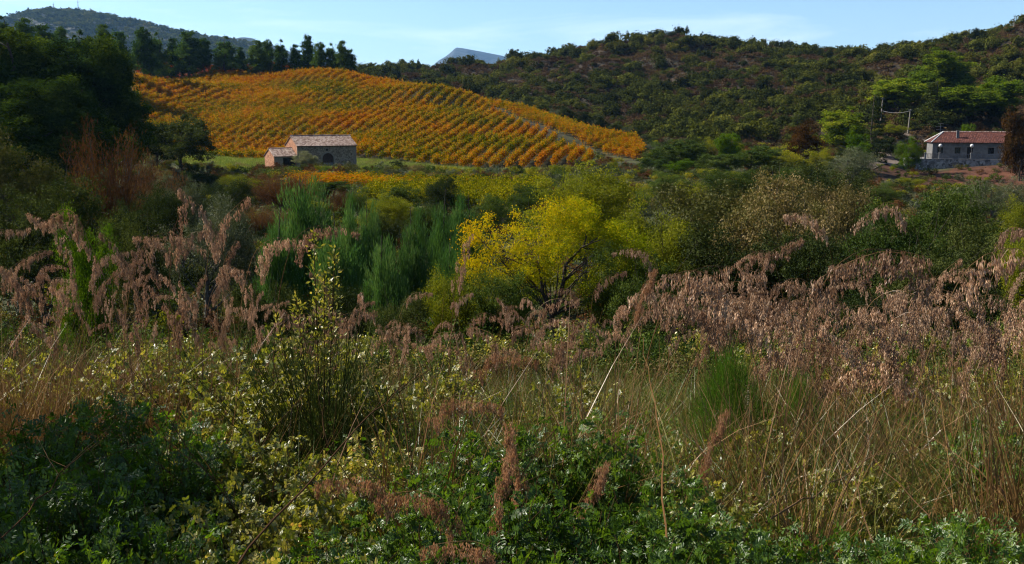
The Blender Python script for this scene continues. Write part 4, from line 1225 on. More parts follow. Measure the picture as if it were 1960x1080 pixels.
for q in range(8):
    x0 = 3.9 + q * 0.2125
    mb.box((x0, 0.24 + 0.006 * (q % 2), 0.95), (x0 + 0.205, 0.29, 2.38), rg.random())
d = mb.build('door', M['wood'], barn)
mb = MB(); mb.box((3.9, 0.2, -0.4), (4.74, 0.25, 0.94)); mb.box((4.76, 0.2, -0.4), (5.6, 0.25, 0.94)); mb.box((3.9, 0.19, 0.4), (5.6, 0.2, 0.46)); mb.build('lower_panel', M['greymetal'], d)
mb = MB(); a = np.linspace(0, 2 * PI, 17)[:-1]
ring_o = [(4.62 + math.cos(q) * 0.3, -0.03, he - 0.62 + math.sin(q) * 0.3) for q in a]; ring_i = [(4.62 + math.cos(q) * 0.2, -0.03, he - 0.62 + math.sin(q) * 0.2) for q in a]
mb.add(ring_o + ring_i, [(q, (q + 1) % 16, 16 + (q + 1) % 16, 16 + q) for q in range(16)])
mb.add(ring_o + [(x, 0.01, z) for x, _, z in ring_o], [(q, 16 + q, 16 + (q + 1) % 16, (q + 1) % 16) for q in range(16)])
oc = mb.build('round_opening', M['quoin'], barn)
mb = MB(); mb.add([(4.62 + math.cos(q) * 0.21, -0.012, he - 0.62 + math.sin(q) * 0.21) for q in a], [(0, 1, 2, 3), (0, 3, 4, 5), (0, 5, 6, 7), (0, 7, 8, 9), (0, 9, 10, 11), (0, 11, 12, 13), (0, 13, 14, 15)])
mb.build('dark_pane', M['glass'], oc)
mb = MB()
for z in np.arange(-0.4, he - 0.2, 0.42):
    f_ = int(round(z / 0.42)) % 2
    mb.box((9.3 - 0.35 - 0.15 * f_, -0.012, z), (9.306, 0.2, z + 0.37), rg.random()); mb.box((-0.006, -0.012, z), (0.3 + 0.15 * f_, 0.2, z + 0.37), rg.random())
mb.build('corner_stones', M['quoin'], barn)
# wing
wz = 0.0
WL, WD = 3.5, 5.2
weh = zat(300, 148) - bzb; wrh = weh + 1.05


def wing():
    mb = MB()
    gable_body(mb, WL, WD, weh, wrh, 0, 1, openings=((2.35, 2.0, weh - 0.25, 0.02),), th=0.3)
    for k in range(len(mb.v)): mb.v[k] = mb.v[k] + np.array([-WL - 0.01, 0.05, 0])
    mb.build('wing_wall', [M['quoin'], M['brick']], barn)
    mb = MB(); s2 = (wrh - weh) / (WD / 2)
    tiled_slope(mb, -WL - 0.13, -0.01, (-0.2, weh - 0.2 * s2 + 0.05), (WD / 2 + 0.05, wrh + 0.05), rng=rg)
    tiled_slope(mb, -WL - 0.13, -0.01, (WD + 0.25, weh - 0.2 * s2 + 0.05), (WD / 2 + 0.05, wrh + 0.05), rng=rg)
    for a in np.arange(-WL - 0.13, -0.3, 0.4):
        mb.tube([(a, WD / 2 + 0.05, wrh + 0.1), (a + 0.42, WD / 2 + 0.05, wrh + 0.11)], 0.1, 8, rg.random())
    mb.build('wing_roof', M['tile'], barn)
    mb = MB()
    for x0 in (-2.14, -1.14):
        for q in range(5):
            mb.box((x0 + q * 0.196, 0.2 + 0.006 * (q % 2), -0.4), (x0 + q * 0.196 + 0.19, 0.25, weh - 0.25), rg.random())
    mb.build('wing_door', M['darkwood'], barn)


wing()
T('silver', 585, 145.5, 289, 33, 'pale silvery olive tree standing in front of the barn', 'olive_tree', 'olive tree')

# ------------------------------------------------------------------ villa and terrace
VYY = 190.0
vx, vy = pt(1784, 303, VYY)[:2]
vz = zat(303.5, VYY)
VA = R(-15)
villa = empty('white_villa', (vx, vy, vz), VA)
tag(villa, 'single storey white villa with red tiled roof on a walled terrace', 'house')
VL, VDp = 17.5, 8.0
ve_h = zat(272, VYY) - vz; vr_h = zat(254, VYY + 4) - vz
mb = MB()
ops = [(1.35, 0.85), (5.05, 0.8), (9.0, 0.85)]
wins = [(1.35, 1.0, 0.95, 1.15), (4.4, 1.0, 0.95, 1.15), (10.2, 1.0, 0.95, 1.15), (14.2, 1.0, 0.95, 1.15)]   # xc, w, sill, h
doors_ = [(6.55, 1.0, 2.15)]
ev = sorted([(c - w_ / 2, c + w_ / 2, s, s + h_) for c, w_, s, h_ in wins] + [(c - w_ / 2, c + w_ / 2, -0.5, h_) for c, w_, h_ in doors_])
x = 0.0
for a, b, lo, hi in ev:
    mb.box((x, 0, -2.5), (a, 0.3, ve_h))
    if lo > 0: mb.box((a, 0, -2.5), (b, 0.3, lo))
    mb.box((a, 0, hi), (b, 0.3, ve_h)); x = b
mb.box((x, 0, -2.5), (VL, 0.3, ve_h)); mb.box((0, VDp - 0.3, -2.5), (VL, VDp, ve_h))
for x0, x1 in ((-0.003, 0.3), (VL - 0.3, VL + 0.003)):
    zr_ = vr_h if x0 > 1 else ve_h
    V = [(x0, 0.004, -2.5), (x0, VDp, -2.5), (x0, VDp, ve_h), (x0, VDp / 2, zr_), (x0, 0.004, ve_h), (x1, 0.004, -2.5), (x1, VDp, -2.5), (x1, VDp, ve_h), (x1, VDp / 2, zr_), (x1, 0.004, ve_h)]
    mb.add(V, [(0, 4, 2, 1), (4, 3, 2, 2), (5, 6, 7, 9), (9, 7, 8, 8), (0, 5, 9, 4), (4, 9, 8, 3), (3, 8, 7, 2), (2, 7, 6, 1)])
mb.build('wall', M['plaster'], villa)
mb = MB(); s3 = (vr_h - ve_h) / (VDp / 2)
tiled_slope(mb, -0.35, VL + 0.35, (-0.45, ve_h - 0.45 * s3 + 0.08), (VDp / 2, vr_h + 0.08), 0.3, 0.42, rg, 0.05, 0, 2.6)
tiled_slope(mb, -0.35, VL + 0.35, (VDp + 0.45, ve_h - 0.45 * s3 + 0.08), (VDp / 2, vr_h + 0.08), 0.3, 0.42, rg, 0.05, 0, 2.6)
mb.add([(-0.35, -0.45, ve_h - 0.45 * s3 + 0.1), (-0.35, VDp + 0.45, ve_h - 0.45 * s3 + 0.1), (2.25, VDp / 2, vr_h + 0.1), (2.25, VDp / 2 - 0.02, vr_h + 0.1)], [(0, 3, 2, 1)], 0.4, 0)
for a in np.arange(2.25, VL + 0.3, 0.45):
    mb.tube([(a, VDp / 2, vr_h + 0.17), (a + 0.4, VDp / 2, vr_h + 0.19)], 0.13, 8, rg.random(), 1)
vroof = mb.build('roof', [M['tile_red'], M['tile']], villa)
mb = MB(); mb.tube([(-0.4, -0.5, ve_h - 0.5 * s3 + 0.16), (2.25, VDp / 2, vr_h + 0.2)], 0.11, 6); mb.tube([(-0.4, VDp + 0.5, ve_h - 0.5 * s3 + 0.16), (2.25, VDp / 2, vr_h + 0.2)], 0.11, 6); mb.build('hip_capping', M['white'], vroof)
mb = MB(); mb.box((4.25, 1.2, ve_h + 0.3), (4.7, 1.7, vr_h + 0.35)); mb.box((4.18, 1.13, vr_h + 0.35), (4.77, 1.77, vr_h + 0.45)); mb.build('chimney', M['plaster'], vroof)
for c, w_, s, h_ in wins:
    mb = MB()
    mb.box((c - w_ / 2, 0.1, s), (c - w_ / 2 + 0.07, 0.16, s + h_)); mb.box((c + w_ / 2 - 0.07, 0.1, s), (c + w_ / 2, 0.16, s + h_))
    mb.box((c - w_ / 2 + 0.07, 0.1, s + h_ - 0.07), (c + w_ / 2 - 0.07, 0.16, s + h_)); mb.box((c - w_ / 2 + 0.07, 0.1, s), (c + w_ / 2 - 0.07, 0.16, s + 0.07)); mb.box((c - 0.03, 0.1, s + 0.07), (c + 0.03, 0.16, s + h_ - 0.07))
    wo_ = mb.build('window', M['darkwood'], villa)
    mb = MB(); mb.box((c - w_ / 2 + 0.07, 0.165, s + 0.07), (c + w_ / 2 - 0.07, 0.18, s + h_ - 0.07)); mb.build('pane', M['glass'], wo_)
    mb = MB(); mb.box((c - w_ / 2 - 0.1, -0.06, s - 0.08), (c + w_ / 2 + 0.1, 0.098, s - 0.003)); mb.build('sill', M['concrete'], wo_)
    mb = MB(); mb.box((c - w_ / 2 - 0.18, -0.22, s + h_ + 0.04), (c + w_ / 2 + 0.18, -0.003, s + h_ + 0.16)); mb.build('shutter_box', M['quoin'], wo_)
for c, w_, h_ in doors_:
    mb = MB(); mb.box((c - w_ / 2, 0.12, 0), (c + w_ / 2, 0.18, h_)); mb.box((c - w_ / 2 + 0.1, 0.1, 0.15), (c - 0.04, 0.119, 1.0)); mb.box((c + 0.04, 0.1, 0.15), (c + w_ / 2 - 0.1, 0.119, 1.0)); mb.build('door', M['darkwood'], villa)
    mb = MB(); mb.box((c - w_ / 2 - 0.2, -0.24, h_ + 0.04), (c + w_ / 2 + 0.2, -0.003, h_ + 0.16)); mb.build('door_canopy', M['quoin'], villa)
mb = MB(); mb.tube([(1.6, 3.2, vr_h - 0.3), (1.6, 3.2, vr_h + 1.7)], 0.03, 6)
for z, w_ in ((1.7, 0.5), (1.2, 0.9), (0.6, 0.75)):
    mb.tube([(1.6 - w_, 3.2, vr_h + z), (1.6 + w_, 3.2, vr_h + z)], 0.018, 4)
an = mb.build('antenna', M['greymetal'], villa)
# terrace
ter = empty('terrace', (vx, vy, vz), VA)
tag(ter, 'grey rubble retaining wall with a railing of white posts below the villa', 'terrace wall')
TX0, TX1, TY = -4.8, 15.8, -3.4
mb = MB(); mb.box((TX0, TY, -4.0), (TX1, TY + 0.5, -0.02)); mb.box((TX1 - 0.5, TY + 0.5, -4.0), (TX1, 2.0, -0.02)); mb.box((TX0, TY + 0.5, -4.0), (TX0 + 0.5, 2.0, -0.02)); mb.build('retaining_wall', M['rubble'], ter)
mb = MB(); mb.box((TX0 + 0.5, TY + 0.5, -2.6), (TX1 - 0.5, 0.0 - 0.003, -0.06)); mb.box((TX0 + 0.5, 0.001, -2.6), (-0.01, 9, -0.06)); mb.build('paving', M['concrete'], ter)
mb = MB(); mb.box((TX0 - 0.06, TY - 0.06, -0.017), (TX1 + 0.06, TY + 0.56, 0.07)); mb.build('coping', M['concrete'], ter)
posts = [TX0 + 0.3, TX0 + 3.2, 0.9, 6.3, 11.6, TX1 - 0.3]
for xp in posts:
    mb = MB(); mb.box((xp - 0.16, TY + 0.1, 0.073), (xp + 0.16, TY + 0.42, 1.12)); mb.box((xp - 0.2, TY + 0.06, 1.12), (xp + 0.2, TY + 0.46, 1.2)); mb.build('post', M['concrete'], ter)
for a, b in zip(posts[:-1], posts[1:]):
    mb = MB(); mb.box((a + 0.165, TY + 0.2, 0.92), (b - 0.165, TY + 0.32, 1.0)); mb.box((a + 0.165, TY + 0.2, 0.16), (b - 0.165, TY + 0.32, 0.22))
    for xb in np.arange(a + 0.35, b - 0.25, 0.24): mb.box((xb - 0.03, TY + 0.23, 0.221), (xb + 0.03, TY + 0.29, 0.919))
    mb.build('railing', M['iron'] if a < 0 else M['greymetal'], ter)
gl = ['globe lamp on the terrace railing nearest the left window', 'globe lamp on the terrace railing left of the villa door', 'globe lamp at the right end of the terrace under the rust tree']
lampposts = [0.9, 6.3, 15.5]
for k, xp in enumerate(lampposts):
    ca_, sa_ = math.cos(VA), math.sin(VA)
    e = empty('globe_lamp', (vx + ca_ * xp - sa_ * (TY + 0.26), vy + sa_ * xp + ca_ * (TY + 0.26), vz + 1.2), VA)
    tag(e, 'white ' + gl[k], 'lamp', 'globe lamps on the terrace')
    mb = MB(); mb.tube([(0, 0, 0), (0, 0, 0.5), (0, 0, 0.95)], [0.05, 0.04, 0.04], 8); mb.tube([(0, 0, 0.9), (0, 0, 1.0)], 0.12, 10); mb.build('stem', M['iron'], e)
    mb = MB(); tt = np.linspace(0.001, PI - 0.001, 13); mb.tube([(0, 0, 1.3 - math.cos(q) * 0.33) for q in tt], [math.sin(q) * 0.33 for q in tt], 16); mb.build('globe', M['white'], e, smooth=True)
# utility poles and the wire
pA = gpos(1740, 214); pB = gpos(1687, 222)
tA, tB = zat(209, 214), zat(187, 222)
for (P_, tz, lb) in ((pA, tA, 'pale leaning utility pole left of the villa roof'), (pB, tB, 'pale utility pole beside the dark conifer')):
    e = empty('utility_pole', P_, 0)
    tag(e, lb, 'pole', 'utility poles by the villa')
    hh = tz - P_[2]
    mb = MB(); mb.tube([(-0.25, 0, -0.5), (0, 0, hh)], [0.17, 0.1], 10); mb.build('shaft', M['quoin'], e, smooth=True)
    mb = MB(); mb.tube([(-0.35, 0, hh - 0.3), (0.35, 0, hh - 0.3)], 0.05, 6)
    for sx in (-0.3, 0.3): mb.tube([(sx, 0, hh - 0.28), (sx, 0, hh - 0.05)], [0.04, 0.06], 6)
    mb.build('crossarm', M['greymetal'], e)
mb = MB(); s = np.linspace(0, 1, 16)
a_ = np.array([pA[0], pA[1], tA - 0.35]); b_ = np.array([pB[0], pB[1], zat(212, 222)])
mb.tube([(1 - q) * a_ + q * b_ + np.array([0, 0, -0.9 * 4 * q * (1 - q) * 0.5]) for q in s], 0.035, 4)
o = mb.build('power_line', M['concrete']); tag(o, 'thin pale wire sagging between the two utility poles', 'wire')
# masts
for px, py, pb, Y, nm, lb in ((103, 5, 24, 2190, 'mast', 'left one of two thin masts on the far mountain top'), (150, 1, 24, 2190, 'mast', 'right one of two thin masts on the far mountain top'),
                              (1940, 30, 58, 372, 'mast', 'left one of two thin masts on the ridge above the villa'), (1953, 26, 56, 372, 'mast', 'right one of two thin masts on the ridge above the villa')):
    x0, y0 = pt(px, pb, Y)[:2]; z0 = zat(pb + 6, Y); z1 = zat(py, Y); k_ = Y / 1290
    mb = MB(); mb.tube([(0, 0, 0), (0, 0, (z1 - z0) * 0.6), (0, 0, z1 - z0)], [0.55 * k_, 0.4 * k_, 0.22 * k_], 6)
    for f_ in (0.55, 0.7, 0.85): mb.tube([(-1.3 * k_, 0, (z1 - z0) * f_), (1.3 * k_, 0, (z1 - z0) * f_)], 0.2 * k_, 4)
    o = mb.build(nm, M['concrete']); o.location = (x0, y0, z0); tag(o, lb, 'mast', 'thin masts on the skyline')
# track by the villa and the road spot at left
def sheet(name, pts, width, mat, lift=0.05):
    pts = np.array([gpos(a, b)[:2] for a, b in pts]); P_ = []
    for (x0, y0), (x1, y1) in zip(pts[:-1], pts[1:]):
        for q in np.linspace(0, 1, 14, endpoint=False): P_.append((x0 + (x1 - x0) * q, y0 + (y1 - y0) * q))
    P_.append(tuple(pts[-1])); P_ = np.array(P_); tn = unit(np.gradient(P_, axis=0)); nn = np.c_[-tn[:, 1], tn[:, 0]]
    cols = np.linspace(-1, 1, 5)
    V = []
    for c in cols:
        q = P_ + nn * width / 2 * c; V.append(np.c_[q, H(q[:, 0], q[:, 1]) + lift])
    V = np.stack(V, 1).reshape(-1, 3); k = len(P_)
    i = np.arange(k - 1)[:, None] * 5; j = np.arange(4)[None]
    mb = MB(); mb.add(V, np.stack([i + j, i + 5 + j, i + 5 + j + 1, i + j + 1], -1).reshape(-1, 4))
    o = mb.build(name, mat, smooth=True); tag(o, None, kind='structure'); return o


M['dirt'] = solidmat('dirt', [(0.3, (0.12, 0.09, 0.07)), (0.7, (0.26, 0.2, 0.16))], 0.8, bump=0.4, dist=0.1)
M['road'] = solidmat('road', [(0.3, (0.3, 0.3, 0.29)), (0.7, (0.42, 0.42, 0.4))], 0.8, bump=0.1)
sheet('path', ((1655, 176), (1690, 186), (1705, 196), (1680, 206), (1740, 212), (1775, 208)), 3.2, M['dirt'], 0.12)
sheet('road', ((-200, 126), (60, 130), (150, 134), (260, 140)), 4.5, M['road'], 0.12)

# ------------------------------------------------------------------ low cover in the valley
tuft_src = []
for k in range(4):
    rng = np.random.default_rng(200 + k); mb = MB(); nn = 150
    P = np.c_[rng.normal(size=(nn, 2)) * 0.4, np.zeros(nn)]
    D = unit(rng.normal(size=(nn, 3)) * 0.35 + np.array([0, 0, 1])); B = rng.normal(size=(nn, 3)) * 0.25; B[:, 2] -= 0.15
    add_blades(mb, P, D, B, rng.uniform(0.25, 0.7, nn), 0.035, rng.random(nn), 2, rng=rng)
    tuft_src.append(mb.mesh('tuft', M['lawn'] if k < 3 else M['straw']))
weed_src = [bush_mesh(np.random.default_rng(220 + k), M[m_], 900, leaf=0.09, name='weed') for k, m_ in enumerate(('mid', 'yelgreen', 'dark', 'olive', 'bronze', 'tamarisk'))]
weed_src += [bush_mesh(np.random.default_rng(240 + k), M[m_], 3000, leaf=0.045, name='weed') for k, m_ in enumerate(('mid', 'bramble', 'dark', 'mid', 'bronze', 'dark'))]
rngw = np.random.default_rng(17)
q = np.vstack([jitter_grid(-120, 150, 26, 215, 2.0, rngw), jitter_grid(-26, 26, 13, 26, 0.95, rngw), jitter_grid(-12, 12, 8, 13, 1.3, rngw)])
qz = H(q[:, 0], q[:, 1]); qx, qy = pxof(q[:, 0], q[:, 1], qz)
bad = inpoly(q[:, 0], q[:, 1], VX) | inpoly(q[:, 0], q[:, 1], VS) | inpoly(q[:, 0], q[:, 1], VF) | inpoly(q[:, 0], q[:, 1], VY) | inpoly(q[:, 0], q[:, 1], GR)
bad |= (seg_dist(q[:, 0], q[:, 1], PATH) < 2.5)
soil = inpoly(q[:, 0], q[:, 1], SOIL)
ca_, sa_ = math.cos(-VA), math.sin(-VA)
lx = (q[:, 0] - vx) * ca_ - (q[:, 1] - vy) * sa_; ly = (q[:, 0] - vx) * sa_ + (q[:, 1] - vy) * ca_
bad |= (lx > -7) & (lx < 19) & (ly > -4.6) & (ly < 11)
bad |= (soil & (rngw.random(len(q)) < 0.62))
bad |= (q[:, 1] > 175) & (qx > 1640) & (qx < 1770) & (rngw.random(len(q)) < 0.6)
ok = (qx > -150) & (qx < 2110) & ~bad
q = q[ok]; qz = qz[ok]
sz = rngw.uniform(0.5, 1.7, len(q)) * np.interp(q[:, 1], [8, 13, 18, 24, 60], [0.4, 0.55, 0.95, 1.15, 1])
scatter('valley_undergrowth', np.c_[q, qz - 0.1], rngw.random(len(q)) * 6.28, sz, rngw.integers(0, 6, len(q)) + 6 * (q[:, 1] < 34), weed_src,
        'mixed low undergrowth covering the valley floor', 'undergrowth')
q = jitter_grid(-60, 60, 120, 180, 0.9, rngw)
ok = inpoly(q[:, 0], q[:, 1], GR)
ca_, sa_ = math.cos(-BA), math.sin(-BA)
lx = (q[:, 0] - bx_) * ca_ - (q[:, 1] - by_) * sa_; ly = (q[:, 0] - bx_) * sa_ + (q[:, 1] - by_) * ca_
ok &= ~((lx > -3.8) & (lx < 9.6) & (ly > -0.3) & (ly < 6.4))
q = q[ok]
scatter('barn_lawn', np.c_[q, H(q[:, 0], q[:, 1])], rngw.random(len(q)) * 6.28, rngw.uniform(0.6, 1.2, len(q)), rngw.integers(0, 4, len(q)), tuft_src,
        'pale green grass around the barn and along the vineyard foot', 'grass')

# ------------------------------------------------------------------ foreground
def plume_meshes(seed, arch, rusty=False, cut=0.0):
    """flowering stalk, apex 2.4 m; panicle hangs to +X. returns (stem mesh, plume mesh)"""
    rng = np.random.default_rng(seed)
    n_ = 40
    t_ = np.linspace(0, 1, n_)
    Lt = 2.6
    ang = np.clip((t_ - 0.35) / 0.45, 0, 1) ** 2 * arch * 0.5 + np.clip((t_ - 0.8) / 0.12, 0, 1) ** 1.1 * arch * 1.9 + np.clip((t_ - 0.9) / 0.1, 0, 1) * arch * 0.5 + 0.04
    ds = Lt / (n_ - 1)
    X = np.cumsum(np.sin(ang)) * ds; Z = np.cumsum(np.cos(ang)) * ds; Yv = np.sin(t_ * 3) * rng.normal() * 0.04
    pts = np.c_[X - X[0], Yv, Z - Z[0]]
    pts *= 2.4 / pts[:, 2].max()
    keep = (pts[:, 2] >= cut) | (t_ > 0.7)
    pts = pts - np.array([pts[keep][0, 0], 0, cut])
    mb = MB(); mb.tube(pts[keep], (0.005 * (1 - 0.75 * t_))[keep], 4, rng.random()); stem = mb.mesh('stem', M['stalk'])
    mb = MB()
    # drooping branchlets, each ending in a dense hanging tassel of spikelets
    for a in np.linspace(0.8, 1.0, 15):
        p = np.array([np.interp(a, t_, pts[:, q]) for q in range(3)])
        f_ = (a - 0.8) / 0.2
        for _ in range(rng.integers(1, 4)):
            bl_ = rng.uniform(0.03, 0.1) * (1.15 - 0.6 * f_)
            out = unit(np.array([rng.normal() * 0.35 + 0.45, rng.normal() * 0.35, rng.uniform(-0.1, 0.3)]))
            s = np.linspace(0, 1, 6)[:, None]
            br = p + out * bl_ * 0.5 * s + np.array([0, 0, -1]) * bl_ * 0.8 * s ** 1.8
            mb.tube(br, 0.001, 3, 0.3)
            tl = rng.uniform(0.055, 0.11) * (1.1 - 0.35 * f_) * (1.25 if rusty else 1)
            ns = int(tl * (700 if rusty else 400))
            u = rng.random(ns)
            wd_ = (0.017 if rusty else 0.0115) * np.sin(np.clip(0.12 + u * 0.95, 0, 1) * PI) ** 0.8 + 0.002
            P = br[-1] + np.c_[rng.normal(size=(ns, 2)) * wd_[:, None] * 0.7, -u * tl + 0.02] + out * 0.1 * tl
            D = unit(np.array([0.12, 0, -1.0]) + rng.normal(size=(ns, 3)) * 0.17)
            vt_ = rng.random()
            add_leaves(mb, P, D, rng.normal(size=(ns, 3)), rng.uniform(0.017, 0.03, ns), 0.0045 if rusty else 0.0075, np.clip(rng.normal(size=ns) * 0.2 + 0.3 + 0.45 * vt_, 0, 1))
    return stem, mb.mesh('plume', M['plume_rust'] if rusty else M['plume'])


PLA = ((0.75, 0), (0.62, 0), (0.5, 0), (0.82, 0), (0.3, 0), (0.12, 0), (0.66, 1), (0.2, 1), (0.4, 0), (0.56, 0), (0.24, 0))
PL = [plume_meshes(300 + k, a, r_) for k, (a, r_) in enumerate(PLA)]
PS = [plume_meshes(330 + k, a, r_, 1.0) for k, (a, r_) in enumerate(PLA)]
PT = [plume_meshes(360 + k, a, r_, 1.6) for k, (a, r_) in enumerate(PLA)]
rngp = np.random.default_rng(77)


def stalk(px, py, Y, k, rz, label, group, name='grass_stalk', lean=0.0, hmin=0.75, hmax=1.25):
    """apex of the stalk at pixel px,py"""
    z = zat(py, Y)
    P_ = pt(px, py, Y)
    g_ = H1(P_[0], Y)
    need = z - g_
    ap, PK = (2.4, PL) if need > 1.85 else ((1.4, PS) if (need > 1.05 or (k in (6, 7) and need > 0.6)) else (0.8, PT))
    s = np.clip(need / ap, hmin, hmax)
    # base is behind the arch
    bx0 = P_[0] - math.cos(rz) * 0.22 * s * (1 if k < 4 or k == 6 else 0.3) - lean * ap * s
    by0 = Y - math.sin(rz) * 0.35 * s
    e = empty(name, (bx0, by0, z - ap * s), 0, (s, s, s))
    e.rotation_euler = (0, lean, rz) if lean else (0, 0, rz)
    st, pm = PK[k]
    mkobj('stem', st, e); mkobj('plume', pm, e)
    tag(e, label, 'grass stalk', group)
    return e


heroes = [(318, 372, 7.5, 5, 0.3, 'tall upright plume rising highest at the left'), (384, 378, 7.5, 4, 0.4, 'tall leaning plume second to the right of the highest one'),
          (436, 362, 7.0, 4, 2.8, 'tall thin plume bending left above the grey green shrub'), (168, 402, 7.2, 0, 2.6, 'arched plume over the bright green shrub'),
          (262, 446, 7.0, 0, 0.1, 'short arched plume against the dark hollow at left'), (480, 455, 6.8, 1, 0.1, 'arched plume left of the leafy upright shoot'),
          (555, 432, 6.6, 1, 0.2, 'plume drooping right beside the leafy upright shoot'), (865, 445, 8.2, 5, 0.2, 'single plume rising before the feathery pines'),
          (908, 672, 4.6, 6, 0.05, 'rust brown plume hanging in the centre'), (820, 757, 3.9, 6, 0.0, 'darkest rust brown plume arching over the green leaves'),
          (1210, 512, 5.6, 7, 0.2, 'rust brown plume on a tall dark stem right of centre'), (1290, 510, 6.2, 1, 0.1, 'plume curving right above the dark thicket'),
          (1405, 518, 5.8, 0, 2.9, 'wide drooping plume bending left, right of centre'), (1590, 478, 5.6, 1, 0.2, 'tall plume highest in the middle of the right hand group'),
          (1790, 482, 5.4, 0, 2.8, 'high arched plume bending left near the right edge'), (1850, 478, 5.2, 0, 0.1, 'high arched plume bending right near the right edge'),
          (1335, 780, 4.2, 7, 0.3, 'rust brown upright plume low at right of centre'), (1095, 880, 3.6, 7, 0.2, 'narrow rust brown plume low in the centre'),
          (760, 910, 3.3, 6, 2.9, 'pale rust plume low among the leaves, left of centre'), (880, 945, 3.0, 6, 2.7, 'rust plume low among the green leaves in the centre'),
          (970, 1040, 2.8, 6, 2.8, 'rust plume cut by the bottom edge of the picture'), (940, 850, 3.4, 7, 1.0, 'short rust plume hanging below the centre one'), (1000, 800, 3.8, 7, 2.0, 'small rust plume beside the pinnate leaves')]
for px, py, Y, k, rz, lb in heroes:
    stalk(px, py, Y, k, rz, lb, 'flowering grass stalks', hmin=0.5 if k in (6, 7) else 0.8, hmax=1.35 if k < 6 else 0.58)


def pick_Y(py, rng, lo, hi):
    Ys = np.linspace(lo, hi, 12); g_ = H(np.zeros(12), Ys); hgt = zat(py, Ys) - g_
    w_ = np.exp(-((hgt - 2.3) / 0.35) ** 2) + 0.08
    return float(rng.choice(Ys, p=w_ / w_.sum()) + rng.normal() * 0.3)


def field(nn, x0, x1, pf_, lo, hi, label, group, pR=0.5, ks=(0, 1, 2, 3, 0, 1, 4, 5)):
    for _ in range(nn):
        px = rngp.uniform(x0, x1); py = pf_(px)
        if 1335 < px < 1470 and py > 600: py = 600 - abs(rngp.normal()) * 40
        Y = pick_Y(py, rngp, lo, hi)
        rz = rngp.normal() * 0.5 + (0 if rngp.random() < pR else PI)
        stalk(px, py, Y, int(rngp.choice(ks)), rz, label, group, lean=rngp.normal() * 0.09)


field(78, -60, 520, lambda px: 535 + rngp.normal() * 44 + (px < 120) * -25, 10.5, 19, 'pinkish brown plume of dry grass in the dense band at the left', 'grass plumes at the left', 0.45, (1, 2, 2, 4, 4, 5, 5, 8, 9, 10))
field(58, 480, 1300, lambda px: 600 + rngp.normal() * 42 + 0.02 * (px - 900) + 40 * (abs(px - 1065) < 60), 7.5, 16, 'pinkish brown plume of dry grass in the band below the yellow tree', 'grass plumes in the middle', 0.5, (0, 1, 2, 2, 4, 5, 8, 9, 10))
field(112, 1330, 2000, lambda px: 618 + rngp.normal() * 70 - 0.06 * (px - 1500), 6.6, 11.5, 'pinkish brown drooping plume in the dense stand at the right', 'grass plumes at the right', 0.4, (0, 1, 2, 3, 1, 2, 4, 8, 9, 10))
# further plumes, one mass
srcs = []
for k in range(6):
    mbx = MB()
    for me_, mi in ((PL[k][0], 0), (PL[k][1], 1)):
        co = np.empty(len(me_.vertices) * 3, np.float32); me_.vertices.foreach_get('co', co)
        li = np.empty(len(me_.loops), np.int32); me_.loops.foreach_get('vertex_index', li)
        at_ = np.empty(len(me_.polygons), np.float32); me_.attributes['v'].data.foreach_get('value', at_)
        mbx.add(co.reshape(-1, 3), li.reshape(-1, 4), at_, mi)
    srcs.append(mbx.mesh('stalk', [M['stalk'], M['plume']]))
nn = 90
Yq = rngp.uniform(10, 21, nn); pxq = rngp.uniform(-120, 2100, nn)
xq = (pxq - 980) / F * (Yq * CP + 4 * SP)
scatter('far_plumes', np.c_[xq, Yq, H(xq, Yq)], rngp.random(nn) * 6.28, rngp.uniform(0.55, 0.9, nn), rngp.integers(0, 6, nn), srcs,
        'mass of dry grass plumes on the slope behind the nearer stalks', 'dry grass')

# grass and straw tussocks
gsrc = []
for k in range(8):
    rng = np.random.default_rng(400 + k); mb = MB(); nn = 110
    P = np.c_[rng.normal(size=(nn, 2)) * 0.07, np.zeros(nn)]
    D = unit(rng.normal(size=(nn, 3)) * (0.28 if k < 5 else 0.15) + np.array([0, 0, 1])); B = np.c_[D[:, :2] * rng.uniform(0.2, 1.3, nn)[:, None], -rng.uniform(0.05, 0.5, nn)]
    L = rng.uniform(0.35, 1.0, nn)
    add_blades(mb, P, D, B, L, rng.uniform(0.003, 0.0065, nn), rng.random(nn), 5, rng=rng)
    gsrc.append(mb.mesh('tussock', M['grass'] if k in (0, 1, 2) else (M['straw'] if k in (3, 4) else M['stalk'])))
nn = 5200
Yq = 4.0 + 18.5 * rngp.random(nn) ** 1.0; pxq = rngp.uniform(-160, 2120, nn)
xq = (pxq - 980) / F * (Yq * CP + 3 * SP)
pr_k = rngp.random(nn)
right = pxq > 1450
pg = np.where(pxq < 1300, 0.5, 0.5); ps_ = np.where(Yq > 8, 0.95, 0.86)
kk = np.where(pr_k < pg, rngp.integers(0, 3, nn), np.where(pr_k < ps_, rngp.integers(3, 5, nn), rngp.integers(5, 8, nn)))
dens = np.where((pxq < 760) & (Yq < 7), 0.14, np.where((pxq < 1350) & (Yq < 5.0), 0.42, np.where(Yq < 7, 0.45, 0.8)))
lf = (pxq < 480) & (Yq > 6.2) & (Yq < 12) & (rngp.random(nn) < 0.6)
kk = np.where(lf, rngp.integers(5, 8, nn), kk); dens = np.where(lf, 1.0, dens)
dens = np.where((pxq > 1450) & (Yq < 4.2), 0.3, dens)
ok = rngp.random(nn) < dens
scg = rngp.uniform(0.6, 1.25, nn) * np.where(kk > 4, 1.35, 1.0)
